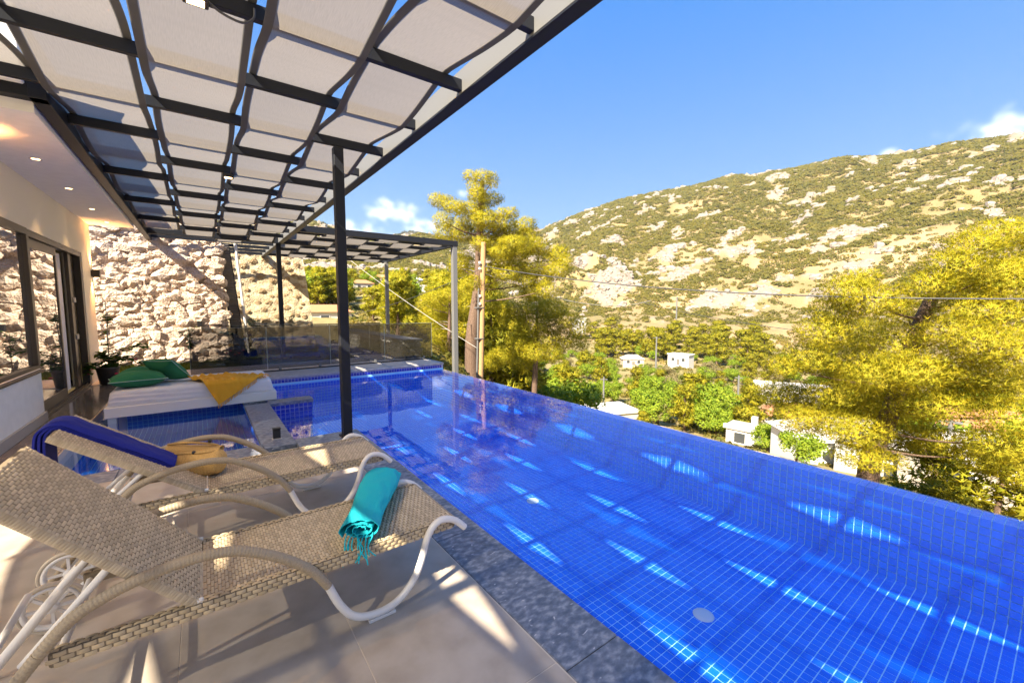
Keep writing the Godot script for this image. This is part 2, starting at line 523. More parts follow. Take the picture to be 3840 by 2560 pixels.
# tree crowns as clusters of foliage: x, y, z from the trunk base, half width, half height
const PINE_A := [[-0.45,10.78,0.72,0.34,0.26],[-0.10,10.63,1.43,0.45,0.30],[0.79,10.76,0.90,0.31,0.35],[-0.33,10.16,1.09,0.41,0.34],[-0.42,9.73,1.37,0.41,0.30],[0.74,9.78,0.84,0.55,0.31],[1.09,10.02,-0.90,0.50,0.33],[-1.15,9.98,-1.73,0.41,0.32],[-0.78,9.77,-1.41,0.49,0.36],[-1.13,9.16,0.37,0.53,0.30],[-0.03,9.25,-0.16,0.63,0.36],[0.13,8.93,0.92,0.54,0.31],[0.83,8.87,1.79,0.38,0.23],[1.10,8.86,2.25,0.30,0.23],[-1.74,8.47,0.07,0.45,0.38],[-0.63,8.27,-1.92,0.50,0.46],[-0.13,8.55,-1.29,0.66,0.41],[0.55,8.72,-0.82,0.66,0.37],[0.18,8.06,-1.01,0.66,0.33],[0.17,8.51,1.26,0.68,0.38],[1.08,8.43,1.43,0.70,0.39],[1.13,8.07,0.23,0.73,0.40],[2.12,8.13,0.52,0.82,0.45],[3.15,8.68,0.80,0.58,0.37],[3.33,8.21,0.84,0.50,0.38],[1.15,7.27,2.37,0.75,0.34],[2.79,7.42,1.53,0.73,0.40],[3.42,7.37,1.78,0.49,0.41],[1.04,7.38,0.64,0.64,0.36],[-0.12,7.30,1.14,0.46,0.30],[2.21,6.90,1.61,0.56,0.28],[0.67,6.82,2.00,0.60,0.26],[1.53,7.15,-0.68,0.42,0.30],[0.20,6.78,-1.24,0.58,0.33],[-0.52,6.27,-0.48,0.48,0.32],[1.06,6.44,1.45,0.62,0.35],[2.79,6.31,0.31,0.68,0.38],[2.85,6.05,1.72,0.73,0.36],[4.18,6.71,1.54,0.67,0.42],[4.60,7.02,2.07,0.58,0.42],[4.15,6.50,3.14,0.40,0.32],[3.60,6.00,3.04,0.63,0.35],[3.34,5.50,2.02,0.65,0.41],[2.32,5.39,1.87,0.56,0.36],[1.05,5.72,1.99,0.54,0.34],[0.68,5.91,1.17,0.47,0.35],[0.39,5.95,-0.93,0.58,0.37],[-0.74,5.24,1.26,0.45,0.34],[2.42,4.87,3.56,0.53,0.34],[2.96,4.77,1.59,0.57,0.37],[0.50,5.28,1.15,0.31,0.31]]
const PINE_B := [[-1.84,5.06,-1.54,0.65,0.51],[-1.36,4.51,-0.92,0.74,0.56],[-0.91,4.70,-0.00,0.82,0.55],[1.31,5.07,-1.24,0.79,0.54],[0.13,4.80,1.55,0.80,0.53],[-1.12,3.87,-0.48,0.83,0.55],[-0.66,3.82,0.84,0.89,0.58],[1.18,3.84,0.39,0.85,0.61],[0.98,4.17,1.95,0.72,0.54],[1.75,3.71,2.31,0.63,0.54],[0.14,2.86,-1.03,0.87,0.58],[0.17,2.89,0.99,0.82,0.55],[1.56,2.92,1.10,0.75,0.56],[3.11,2.64,0.87,0.78,0.58],[-1.86,2.50,0.37,0.71,0.49],[-0.98,2.16,1.24,0.79,0.48],[0.23,2.02,1.48,0.72,0.49],[-1.06,1.68,-2.01,0.78,0.53],[-0.30,1.27,-0.77,0.76,0.48],[-2.75,1.46,-0.86,0.54,0.45]]
const PINE_C := [[0.82,5.31,1.14,0.60,0.45],[-0.31,4.99,1.15,0.68,0.44],[-0.72,4.72,-0.20,0.71,0.50],[0.45,4.31,2.13,0.58,0.48],[0.74,4.11,-0.41,0.84,0.58],[-0.04,3.79,-1.62,0.85,0.64],[-0.60,4.32,-2.12,0.64,0.64],[1.35,3.27,-0.23,0.74,0.58],[0.71,3.03,-1.50,0.86,0.59],[-1.79,2.98,1.04,0.67,0.53],[0.72,2.51,1.26,0.50,0.50],[1.00,2.16,-1.37,0.65,0.54],[-0.07,2.11,-1.15,0.63,0.63],[-0.58,1.39,0.06,0.61,0.51],[-0.54,3.47,-2.05,0.53,0.53]]
const PINE_R := [[0.90,8.53,2.43,0.72,0.37],[1.80,8.11,2.79,0.67,0.54],[-0.58,8.06,2.08,0.63,0.38],[-1.06,7.53,1.78,0.63,0.40],[0.13,7.32,2.49,0.89,0.45],[-1.37,7.00,1.36,0.58,0.33],[-0.11,6.92,2.98,0.67,0.49],[2.36,7.02,1.84,0.88,0.47],[-0.85,7.30,-0.36,0.52,0.26],[-2.29,6.87,-0.30,0.63,0.38],[-1.99,6.57,0.28,0.80,0.40],[-1.70,6.22,-0.77,0.65,0.40],[1.37,6.13,0.49,0.76,0.46],[-0.25,6.24,2.25,0.77,0.41],[-0.51,5.95,2.95,0.66,0.48],[-2.07,5.50,-0.92,0.72,0.46],[1.91,5.25,-1.13,1.02,0.58],[-0.26,5.14,0.37,0.87,0.52],[-0.97,5.61,1.93,0.70,0.43],[-1.56,5.37,2.60,0.71,0.42],[-1.54,5.13,3.14,0.57,0.45],[-1.87,4.65,-1.32,0.75,0.45],[0.53,4.25,-1.11,1.06,0.59],[-1.50,4.30,0.36,0.90,0.50],[-1.81,4.52,1.30,0.77,0.46],[0.26,4.39,1.76,0.89,0.49],[-0.72,4.46,2.66,0.74,0.44],[2.61,3.76,3.07,0.63,0.56],[-2.30,4.29,-1.94,0.55,0.30],[-0.65,2.98,-2.65,0.68,0.44],[0.65,2.63,-2.19,1.04,0.49],[-0.61,3.37,-0.81,0.92,0.52],[2.06,2.64,-0.62,1.10,0.58],[0.05,3.11,0.75,0.94,0.49],[-0.85,3.48,1.68,0.79,0.39],[-0.04,3.69,2.30,0.72,0.34],[-1.61,3.48,3.25,0.63,0.45],[-0.66,2.36,-1.19,0.95,0.47],[-1.17,2.29,-0.17,0.88,0.44],[1.73,1.37,-0.08,0.98,0.49],[1.63,1.78,0.76,0.78,0.34],[0.31,2.17,1.89,0.83,0.30],[-1.65,2.72,3.01,0.58,0.35],[-0.65,2.01,3.37,0.60,0.54],[-1.64,2.41,-1.68,0.62,0.37],[-1.26,1.46,0.24,0.79,0.29],[-0.80,2.07,2.65,0.50,0.28]]

# ---------------------------------------------------------------- terrace floor
func terrace() -> void:
	var gap := 0.0025
	var base := B.new()
	base.box(Vector3(-1.68, -0.1525, -1.17), Vector3(5.63, 0.30, 7.36))
	var deck := setting("deck", base.mesh(), M.joint_grout)
	var shared := {}
	var zs := [2.50, 1.31, 0.05, -1.216, -2.495, -3.775, -4.85]
	var xs := [-4.48, -3.98, -3.34, -2.70, -2.06, -1.42, -0.785, -0.148, 0.486, 1.132]
	for i in zs.size() - 1:
		for j in xs.size() - 1:
			var sx: float = xs[j + 1] - xs[j] - gap
			var sz: float = zs[i] - zs[i + 1] - gap
			var key := "%.2f %.2f" % [sx, sz]
			if not shared.has(key):
				var b := B.new()
				b.box(Vector3.ZERO, Vector3(sx, 0.012, sz), 0.0008)
				shared[key] = b.mesh()
			var t := put(deck, "deck_tile", shared[key], M.deck_porcelain)
			t.position = Vector3((xs[j] + xs[j + 1]) * 0.5, -0.006 - rng.randf() * 0.0005, (zs[i] + zs[i + 1]) * 0.5)
	# dark polished floor beside the house
	var fb := B.new()
	fb.box(Vector3(-1.52, -0.16, -8.43), Vector3(0.56, 0.29, 7.14))
	var floor2 := setting("marble_floor", fb.mesh(), M.joint_grout)
	for k in 12:
		var b := B.new()
		b.box(Vector3.ZERO, Vector3(0.548, 0.014, 0.592), 0.0012)
		var t := obj(floor2, "marble_tile", b, M.polished_marble)
		t.position = Vector3(-1.524, -0.007, -5.155 - 0.595 * k)
	# paving and lawn beyond the far edge of the pool
	var pv := B.new()
	pv.box(Vector3(1.0, -0.16, -11.65), Vector3(8.2, 0.3, 1.38))
	var pave := setting("paving", pv.mesh(), M.joint_grout)
	for i in 2:
		for j in 9:
			boxed(pave, "paving_slab", Vector3(-2.62 + 0.905 * j, -0.004, -11.305 - 0.69 * i), Vector3(0.9, 0.02, 0.685), M.pale_stone, 0.003)
	var path := setting_node("path")
	for i in 7:
		boxed(path, "path_slab", Vector3(4.05, -0.014, -12.72 - 0.74 * i), Vector3(0.9, 0.04, 0.73), M.pale_stone, 0.003)
	var lw := B.new()
	lw.box(Vector3(0.3, -0.2, -15.6), Vector3(6.58, 0.34, 6.4))
	setting("lawn", lw.mesh(), M.soil)
	# grass blades
	var xf := []
	var cc := []
	var bl := B.new()
	bl.tinted = true
	for k in 7:
		var a := k * 2.4
		var o := Vector3(cos(a), 0, sin(a)) * 0.02
		var side := Vector3(-sin(a), 0, cos(a)) * 0.006
		bl.tri(o - side, o + side, o * 2.6 + Vector3(0, 0.05 + 0.012 * (k % 3), 0), (Vector3.UP + o * 8.0).normalized())
	rng.seed = 77
	for k in 22000:
		var p := Vector3(rng.randf_range(-2.9, 3.55), -0.03, rng.randf_range(-18.6, -12.42))
		xf.append(Transform3D(Basis(Vector3.UP, rng.randf() * TAU).scaled(Vector3.ONE * rng.randf_range(0.8, 1.5)), p))
		var t := rng.randf()
		cc.append(Color(0.10 + 0.09 * t, 0.16 + 0.05 * t, 0.012))
	var gr := many(self, "grass", bl.mesh(), M.foliage, xf, cc)
	tag(gr, "short green lawn grass between the garden walls", "grass")

# ---------------------------------------------------------------- pool
const WATER := -0.17
const TILE := 0.065

func tile_mesh() -> ArrayMesh:
	var b := B.new()
	b.tinted = true
	var h := TILE * 0.5 - 0.0045
	var t := 0.004
	b.quad(Vector3(-h, t, -h), Vector3(-h, t, h), Vector3(h, t, h), Vector3(h, t, -h), Vector3.UP)
	var o := h + 0.0012
	for k in 4:
		var r := Basis(Vector3.UP, k * PI * 0.5)
		b.quad(r * Vector3(-h, t, h), r * Vector3(-o, 0, o), r * Vector3(o, 0, o), r * Vector3(h, t, h))
	return b.mesh()

func tile_face(out_xf: Array, corner: Vector3, u: Vector3, w: Vector3, nu: int, nw: int, up := Vector3.UP) -> void:   # tiles on a face spanned by u and w
	var bs := Basis(u.normalized(), up, u.normalized().cross(up))
	for i in nu:
		for j in nw:
			out_xf.append(Transform3D(bs, corner + u.normalized() * TILE * (i + 0.5) + w.normalized() * TILE * (j + 0.5)))

func blue(dark := 1.0) -> Color:
	var t := rng.randf()
	return Color(0.003 + 0.004 * t, (0.105 + 0.05 * t) * dark, (0.80 + 0.12 * t) * dark)

func pool() -> void:
	rng.seed = 12
	var t := thing("swimming_pool", "long blue mosaic infinity pool with slate coping running beside the loungers", "swimming pool")
	var x0 := 1.455
	var x1 := 4.90
	var z0 := 2.5
	var z1 := -9.98
	var fl := -0.96
	var sh := B.new()   # the concrete shell behind the tiles
	sh.box(Vector3(3.0, fl - 0.12, -3.74), Vector3(4.66, 0.24, 12.9))
	sh.box(Vector3(1.40, -0.52, -1.335), Vector3(0.10, 0.86, 7.66))
	sh.box(Vector3(3.0, -0.6, 2.6), Vector3(4.4, 1.0, 0.2))
	sh.box(Vector3(2.5, -0.56, -10.085), Vector3(5.2, 1.04, 0.2))
	sh.box(Vector3(0.72, -0.52, -7.6), Vector3(0.09, 0.86, 4.9))
	sh.box(Vector3(1.08, -0.52, -5.12), Vector3(0.74, 0.86, 0.09))
	sh.box(Vector3(5.0, -2.6, -3.74), Vector3(0.185, 4.83, 12.9))
	obj(t, "basin", sh, M.water_tinted_grout)
	var wt := B.new()
	wt.box(Vector3(2.93, -0.072, -9.988), Vector3(4.34, 0.134, 0.010))
	obj(t, "waterline_grout", wt, M.tile_white_grout)
	var xf := []
	tile_face(xf, Vector3(x0, fl, z0), Vector3(1, 0, 0), Vector3(0, 0, -1), 53, 192)
	tile_face(xf, Vector3(0.77, fl, -5.17), Vector3(1, 0, 0), Vector3(0, 0, -1), 11, 74)
	tile_face(xf, Vector3(x1, fl, z0), Vector3(0, 0, -1), Vector3(0, 1, 0), 192, 12, Vector3.LEFT)
	tile_face(xf, Vector3(0.77, fl, z1), Vector3(1, 0, 0), Vector3(0, 1, 0), 64, 12, Vector3.BACK)
	tile_face(xf, Vector3(0.77, fl, -9.98), Vector3(0, 0, 1), Vector3(0, 1, 0), 74, 14, Vector3.RIGHT)
	tile_face(xf, Vector3(x0, fl, -5.17), Vector3(0, 0, 1), Vector3(0, 1, 0), 118, 14, Vector3.RIGHT)
	tile_face(xf, Vector3(0.77, fl, -5.17), Vector3(0, 1, 0), Vector3(1, 0, 0), 14, 11, Vector3.FORWARD)
	tile_face(xf, Vector3(x1 - 0.005, -0.182, z0), Vector3(1, 0, 0), Vector3(0, 0, -1), 3, 192)
	tile_face(xf, Vector3(5.093, -0.19, z0), Vector3(0, -1, 0), Vector3(0, 0, -1), 18, 192, Vector3.RIGHT)
	var band := []
	tile_face(band, Vector3(0.77, -0.137, -9.983), Vector3(1, 0, 0), Vector3(0, 1, 0), 66, 2, Vector3.BACK)
	var mesh := tile_mesh()
	# the tiles that show largest are pieces of their own
	var eye := Vector3(0, 1.5, 0)
	var fwd := Vector3(sin(deg_to_rad(36.5)), -0.085, -cos(deg_to_rad(36.5))).normalized()
	var near := []
	var rest := []
	for a in xf:
		var d: Vector3 = a.origin - eye
		var dz := d.dot(fwd)
		var seen: bool = dz > 0.5 and a.origin.x - 1.455 > (a.origin.y * -0.97) * 0.97 and a.basis.y.dot(d) < 0.0 and absf(d.cross(fwd).y) < dz * 1.2 and -d.y < dz * 0.92
		if seen:
			near.append([d.length() / max(0.1, -a.basis.y.dot(d.normalized())), a])
		else:
			rest.append(a)
	near.sort_custom(func(p, q): return p[0] < q[0])
	var tones := []
	for k in 5:
		var m: StandardMaterial3D = M.pool_tile_glaze.duplicate()
		m.vertex_color_use_as_albedo = false
		var c := blue()
		m.albedo_color = lin(c.r, c.g, c.b)
		tones.append(m)
	for k in near.size():
		if k < 290:
			var o := put(t, "mosaic_tile", mesh, tones[rng.randi() % 5])
			o.transform = near[k][1]
		else:
			rest.append(near[k][1])
	var cc := []
	for a in rest:
		cc.append(blue())
	many(t, "mosaic_tiles", mesh, M.pool_tile_glaze, rest, cc)
	cc = []
	for a in band:
		cc.append(Color(0.02, 0.03, 0.30 + rng.randf() * 0.14))
	many(t, "waterline_tiles", mesh, M.pool_tile_glaze, band, cc)
	# coping: slate slabs along the loungers, round the corner and along the divider
	var zc := [2.5, 1.14, -0.02, -1.16, -2.34, -3.56, -4.85]
	for k in zc.size() - 1:
		boxed(t, "coping_slab", Vector3(1.298, -0.0255, (zc[k] + zc[k + 1]) * 0.5), Vector3(0.322, 0.05, zc[k] - zc[k + 1] - 0.004), M.slate_coping, 0.004)
	boxed(t, "coping_slab", Vector3(1.117, -0.0255, -5.013), Vector3(0.684, 0.05, 0.322), M.slate_coping, 0.004)
	for k in 4:
		boxed(t, "coping_slab", Vector3(0.61, -0.0255, -5.153 - 0.6 * (k + 0.0) - 0.16), Vector3(0.322, 0.05, 0.596), M.slate_coping, 0.004)
	boxed(t, "coping_slab", Vector3(0.61, -0.0255, -8.62), Vector3(0.322, 0.05, 2.0), M.slate_coping, 0.004)
	boxed(t, "coping_slab", Vector3(1.085, -0.0255, -7.46), Vector3(0.622, 0.05, 0.30), M.slate_coping, 0.004)
	var lg := B.new()
	lg.box(Vector3(1.08, -0.5, -7.46), Vector3(0.58, 0.90, 0.26))
	obj(t, "ledge_wall", lg, M.tile_white_grout)
	var lx := []
	tile_face(lx, Vector3(0.79, -0.052, -7.329), Vector3(1, 0, 0), Vector3(0, -1, 0), 9, 13, Vector3.BACK)
	tile_face(lx, Vector3(1.371, -0.052, -7.33), Vector3(0, 0, -1), Vector3(0, -1, 0), 4, 13, Vector3.RIGHT)
	cc = []
	for a in lx:
		cc.append(Color(0.01, 0.03, 0.34 + rng.randf() * 0.14))
	many(t, "ledge_tiles", mesh, M.pool_tile_glaze, lx, cc)
	for k in 5:
		boxed(t, "coping_slab", Vector3(-0.85 + 1.2 * k - 0.02, -0.0265, -10.42), Vector3(1.196, 0.052, 0.90), M.pale_stone, 0.005)
	boxed(t, "coping_slab", Vector3(4.825, -0.0265, -10.42), Vector3(0.586, 0.052, 0.90), M.pale_stone, 0.005)
	# floor drains
	for p in [Vector3(3.10, fl, -1.62), Vector3(3.25, fl, -3.95)]:
		var b := B.new()
		b.lathe(PackedVector2Array([Vector2(0.0, 0.020), Vector2(0.055, 0.018), Vector2(0.075, 0.010), Vector2(0.08, 0.004)]), 20)
		var o := obj(t, "floor_drain", b, M.steel)
		o.position = p
	var wb := B.new()
	wb.quad(Vector3(x0 - 0.03, WATER, z0), Vector3(5.088, WATER, z0), Vector3(5.088, WATER, z1), Vector3(x0 - 0.03, WATER, z1), Vector3.UP)
	wb.quad(Vector3(0.765, WATER, -5.165), Vector3(x0 - 0.03, WATER, -5.165), Vector3(x0 - 0.03, WATER, z1), Vector3(0.765, WATER, z1), Vector3.UP)
	setting("water", wb.mesh(), M.pool_water)

func hot_tub() -> void:
	rng.seed = 13
	var t := thing("plunge_pool", "small square tiled plunge pool in front of the white daybed", "plunge pool")
	var fl := -0.50
	var sh := B.new()
	sh.box(Vector3(-0.40, fl - 0.08, -7.1), Vector3(1.85, 0.15, 4.05))
	sh.box(Vector3(-1.29, -0.29, -7.1), Vector3(0.08, 0.46, 4.0))
	sh.box(Vector3(0.485, -0.29, -7.1), Vector3(0.075, 0.46, 4.0))
	sh.box(Vector3(-0.40, -0.29, -5.13), Vector3(1.7, 0.46, 0.08))
	sh.box(Vector3(-0.40, -0.29, -9.08), Vector3(1.7, 0.46, 0.16))
	obj(t, "basin", sh, M.water_tinted_grout)
	var xf := []
	tile_face(xf, Vector3(-1.25, fl, -5.17), Vector3(1, 0, 0), Vector3(0, 0, -1), 26, 59)
	tile_face(xf, Vector3(-1.25, fl, -9.0), Vector3(1, 0, 0), Vector3(0, 1, 0), 26, 7, Vector3.BACK)
	tile_face(xf, Vector3(0.447, fl, -5.17), Vector3(0, 0, -1), Vector3(0, 1, 0), 59, 7, Vector3.LEFT)
	tile_face(xf, Vector3(-1.25, fl, -9.0), Vector3(0, 0, 1), Vector3(0, 1, 0), 59, 7, Vector3.RIGHT)
	tile_face(xf, Vector3(-1.25, fl, -5.17), Vector3(0, 1, 0), Vector3(1, 0, 0), 7, 26, Vector3.FORWARD)
	var mesh := tile_mesh()
	var tones := []
	for k in 4:
		var m: StandardMaterial3D = M.pool_tile_glaze.duplicate()
		m.vertex_color_use_as_albedo = false
		var c := blue(0.8)
		m.albedo_color = lin(c.r, c.g, c.b)
		tones.append(m)
	var rest := []
	var cc := []
	for a in xf:
		var p: Vector3 = a.origin
		if a.basis.y.y > 0.9 and p.z < -5.95 and p.z > -7.5 and p.x > -0.75 and rest.size() > -1 and taken.get(str(t.get_instance_id()) + "mosaic_tile", 0) < 280:
			var o := put(t, "mosaic_tile", mesh, tones[rng.randi() % 4])
			o.transform = a
		else:
			rest.append(a)
			cc.append(blue(0.8))
	many(t, "mosaic_tiles", mesh, M.pool_tile_glaze, rest, cc)
	for k in 3:
		boxed(t, "coping_slab", Vector3(-0.955 + 0.575 * k - 0.01, -0.0255, -5.013), Vector3(0.571, 0.05, 0.322), M.slate_coping, 0.004)
	boxed(t, "back_kerb", Vector3(-0.41, -0.03, -9.5), Vector3(1.69, 0.06, 0.92), M.pale_stone, 0.004)
	var ob := B.new()
	ob.lathe(PackedVector2Array([Vector2(0.0, 0.020), Vector2(0.05, 0.018), Vector2(0.07, 0.004)]), 16)
	obj(t, "floor_drain", ob, M.steel).position = Vector3(0.0, fl, -6.9)
	var wb := B.new()
	wb.quad(Vector3(-1.255, -0.085, -5.165), Vector3(0.455, -0.085, -5.165), Vector3(0.455, -0.085, -9.0), Vector3(-1.255, -0.085, -9.0), Vector3.UP)
	var w := setting("water", wb.mesh(), M.pool_water)
	w.name = "plunge_water"

# ---------------------------------------------------------------- house
func house() -> void:
	var t := thing("house", "white rendered villa with dark framed sliding door and lit soffit beside the terrace", "house")
	var wl := B.new()
	wl.box(Vector3(-1.85, 0.344, -6.7), Vector3(0.26, 0.688, 2.60))       # under the window
	obj(t, "parapet_wall", wl, M.white_paint)
	wl = B.new()
	wl.box(Vector3(-1.87, 2.84, -8.7), Vector3(0.26, 0.72, 6.6))           # over the openings
	wl.box(Vector3(-1.87, 1.24, -11.56), Vector3(0.26, 2.48, 0.88))
	wl.box(Vector3(-1.87, 1.24, -5.30), Vector3(0.26, 2.48, 0.2))
	wl.box(Vector3(-3.9, 1.6, -5.30), Vector3(3.8, 3.2, 0.2))
	wl.box(Vector3(-3.9, 1.6, -11.9), Vector3(3.8, 3.2, 0.2))
	wl.box(Vector3(-5.9, 1.6, -8.6), Vector3(0.2, 3.2, 6.8))
	obj(t, "wall", wl, M.cream_paint)
	boxed(t, "skirting", Vector3(-1.706, 0.06, -6.72), Vector3(0.028, 0.12, 2.56), M.grey_skirting, 0.003)
	boxed(t, "ceiling", Vector3(-1.40, 3.20, -8.7), Vector3(0.69, 0.14, 6.6), M.white_paint)
	boxed(t, "roof", Vector3(-3.55, 3.56, -8.55), Vector3(5.0, 0.58, 6.9), M.white_paint, 0.01)
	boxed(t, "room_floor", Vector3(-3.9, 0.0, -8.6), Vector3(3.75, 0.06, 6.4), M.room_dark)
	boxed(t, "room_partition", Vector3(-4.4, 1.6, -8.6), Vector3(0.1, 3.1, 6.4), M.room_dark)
	# window
	var wf := B.new()
	wf.box(Vector3(0, 0, 0.87), Vector3(0.07, 0.09, 2.56), 0.004)
	wf.box(Vector3(0, -1.75, 0.87), Vector3(0.07, 0.09, 2.56), 0.004)
	wf.box(Vector3(0, -0.875, -0.36), Vector3(0.09, 1.66, 0.10), 0.004)
	wf.box(Vector3(0, -0.875, 2.1), Vector3(0.07, 1.66, 0.1), 0.004)
	var win := obj(t, "window", wf, M.bronze_frame)
	win.position = Vector3(-1.765, 2.44, -7.62)
	boxed(win, "pane", Vector3(-0.005, -0.875, 0.87), Vector3(0.012, 1.66, 2.36), M.coated_glass)
	boxed(win, "sill", Vector3(0.0, -1.775, 0.89), Vector3(0.17, 0.03, 2.54), M.bronze_frame, 0.004)
	# sliding door
	var df := B.new()
	df.box(Vector3(0, 2.44, -1.53), Vector3(0.10, 0.08, 3.06), 0.004)
	df.box(Vector3(0, 0.02, -1.53), Vector3(0.12, 0.04, 3.06), 0.004)
	df.box(Vector3(0.02, 0.05, -1.53), Vector3(0.012, 0.02, 3.06))
	df.box(Vector3(-0.03, 0.05, -1.53), Vector3(0.012, 0.02, 3.06))
	df.box(Vector3(0, 1.22, -3.03), Vector3(0.10, 2.36, 0.07), 0.004)
	df.box(Vector3(0, 1.22, -0.05), Vector3(0.10, 2.36, 0.1), 0.004)
	var door := obj(t, "sliding_door", df, M.bronze_frame)
	door.position = Vector3(-1.80, 0.0, -8.02)
	var pf := B.new()
	pf.box(Vector3(0, 0.13, -0.82), Vector3(0.04, 0.14, 1.42), 0.003)
	pf.box(Vector3(0, 2.33, -0.82), Vector3(0.04, 0.12, 1.42), 0.003)
	pf.box(Vector3(0, 1.23, -1.50), Vector3(0.04, 2.1, 0.06), 0.003)
	obj(door, "door_leaf", pf, M.bronze_frame)
	boxed(door, "pane", Vector3(0.002, 1.23, -0.80), Vector3(0.012, 2.10, 1.36), M.coated_glass)
	var pl := B.new()
	for z in [-2.55, -2.78]:
		pl.box(Vector3(-0.04 + (z + 2.55) * 0.1, 1.22, z), Vector3(0.05, 2.36, 0.16), 0.004)
	obj(door, "door_stile", pl, M.bronze_frame)
	for q in [1.60, 0.95]:
		boxed(door, "door_handle", Vector3(0.0, q, -2.62), Vector3(0.03, 0.09, 0.025), M.rim_white, 0.004)
	# curtains in the open part
	for q in [["brocade_curtain", -9.78, 0.30, M.brocade], ["sheer_curtain", -10.20, 0.36, M.sheer_white]]:
		var b := B.new()
		var pts := PackedVector3Array()
		for i in 2:
			for j in 40:
				var u := j / 39.0
				pts.append(Vector3(-0.02 + 0.03 * sin(u * 26.0), 0.06 + 2.32 * i, (u - 0.5) * float(q[2])))
		b.grid(pts, 2, 40)
		var o := obj(t, q[0], b, q[3])
		o.position = Vector3(-1.90, 0, q[1])
	# recessed downlights in the soffit
	for z in [-7.044, -8.507, -10.057, -11.45]:
		var b := B.new()
		b.lathe(PackedVector2Array([Vector2(0.034, 0.0), Vector2(0.05, -0.006), Vector2(0.056, 0.0)]), 20)
		var o := obj(t, "downlight", b, M.rim_white)
		o.position = Vector3(-1.40, 3.129, z)
		var e := B.new()
		e.lathe(PackedVector2Array([Vector2(0.0, -0.004), Vector2(0.034, -0.002)]), 16)
		obj(o, "lamp_lens", e, M.lamp_warm)
		var s := SpotLight3D.new()
		s.name = "downlight_beam"
		s.position = Vector3(-1.40, 3.10, z)
		s.rotation_degrees.x = -90
		s.light_color = lin(1.0, 0.62, 0.28)
		s.light_energy = 0.35
		s.spot_angle = 40
		s.spot_range = 8
		s.spot_attenuation = 2
		s.light_size = 0.03
		s.shadow_enabled = true
		add_child(s)
	# wall lamps: one at the wall end, one out of view to light the ceiling
	for spot in [["small black cube wall lamp glowing at the white wall end", Vector3(-1.74, 2.145, -11.86)], ["unseen wall lamp out of view over the window lighting the soffit ceiling", Vector3(-1.74, 2.66, -6.05)]]:
		wall_lamp(spot[0], spot[1])

func wall_lamp(label: String, at: Vector3) -> void:
	var wlamp := thing("wall_lamp", label, "wall lamp", at)
	boxed(wlamp, "housing", Vector3(0.075, 0, 0), Vector3(0.11, 0.16, 0.11), M.black_plastic, 0.004)
	boxed(wlamp, "back_plate", Vector3(0.01, 0, 0), Vector3(0.02, 0.12, 0.09), M.black_plastic, 0.002)
	for s2 in [-1.0, 1.0]:
		boxed(wlamp, "lamp_lens", Vector3(0.075, 0.0815 * s2, 0), Vector3(0.07, 0.003, 0.07), M.lamp_warm)
		var s := SpotLight3D.new()
		s.name = "wall_lamp_beam"
		s.position = at + Vector3(0.075, 0.09 * s2, 0)
		s.rotation_degrees.x = 90 * s2
		s.light_color = lin(1.0, 0.42, 0.12)
		s.light_energy = 1.1
		s.spot_angle = 50
		s.spot_range = 8
		s.spot_attenuation = 2
		s.light_size = 0.04
		s.shadow_enabled = true
		add_child(s)

# ---------------------------------------------------------------- pergola
const BAY := 0.918
const STRIP := 0.657

func strip_height(i: int, z: float) -> float:
	var k := (-0.37 - z) / BAY
	var s := cos(PI * k) * (1.0 if i % 2 == 0 else -1.0)
	s = lerpf(asin(clampf(s, -0.985, 0.985)) / 1.40, s, 0.25)   # drawn tight between the beams
	return 3.28 + 0.056 * s

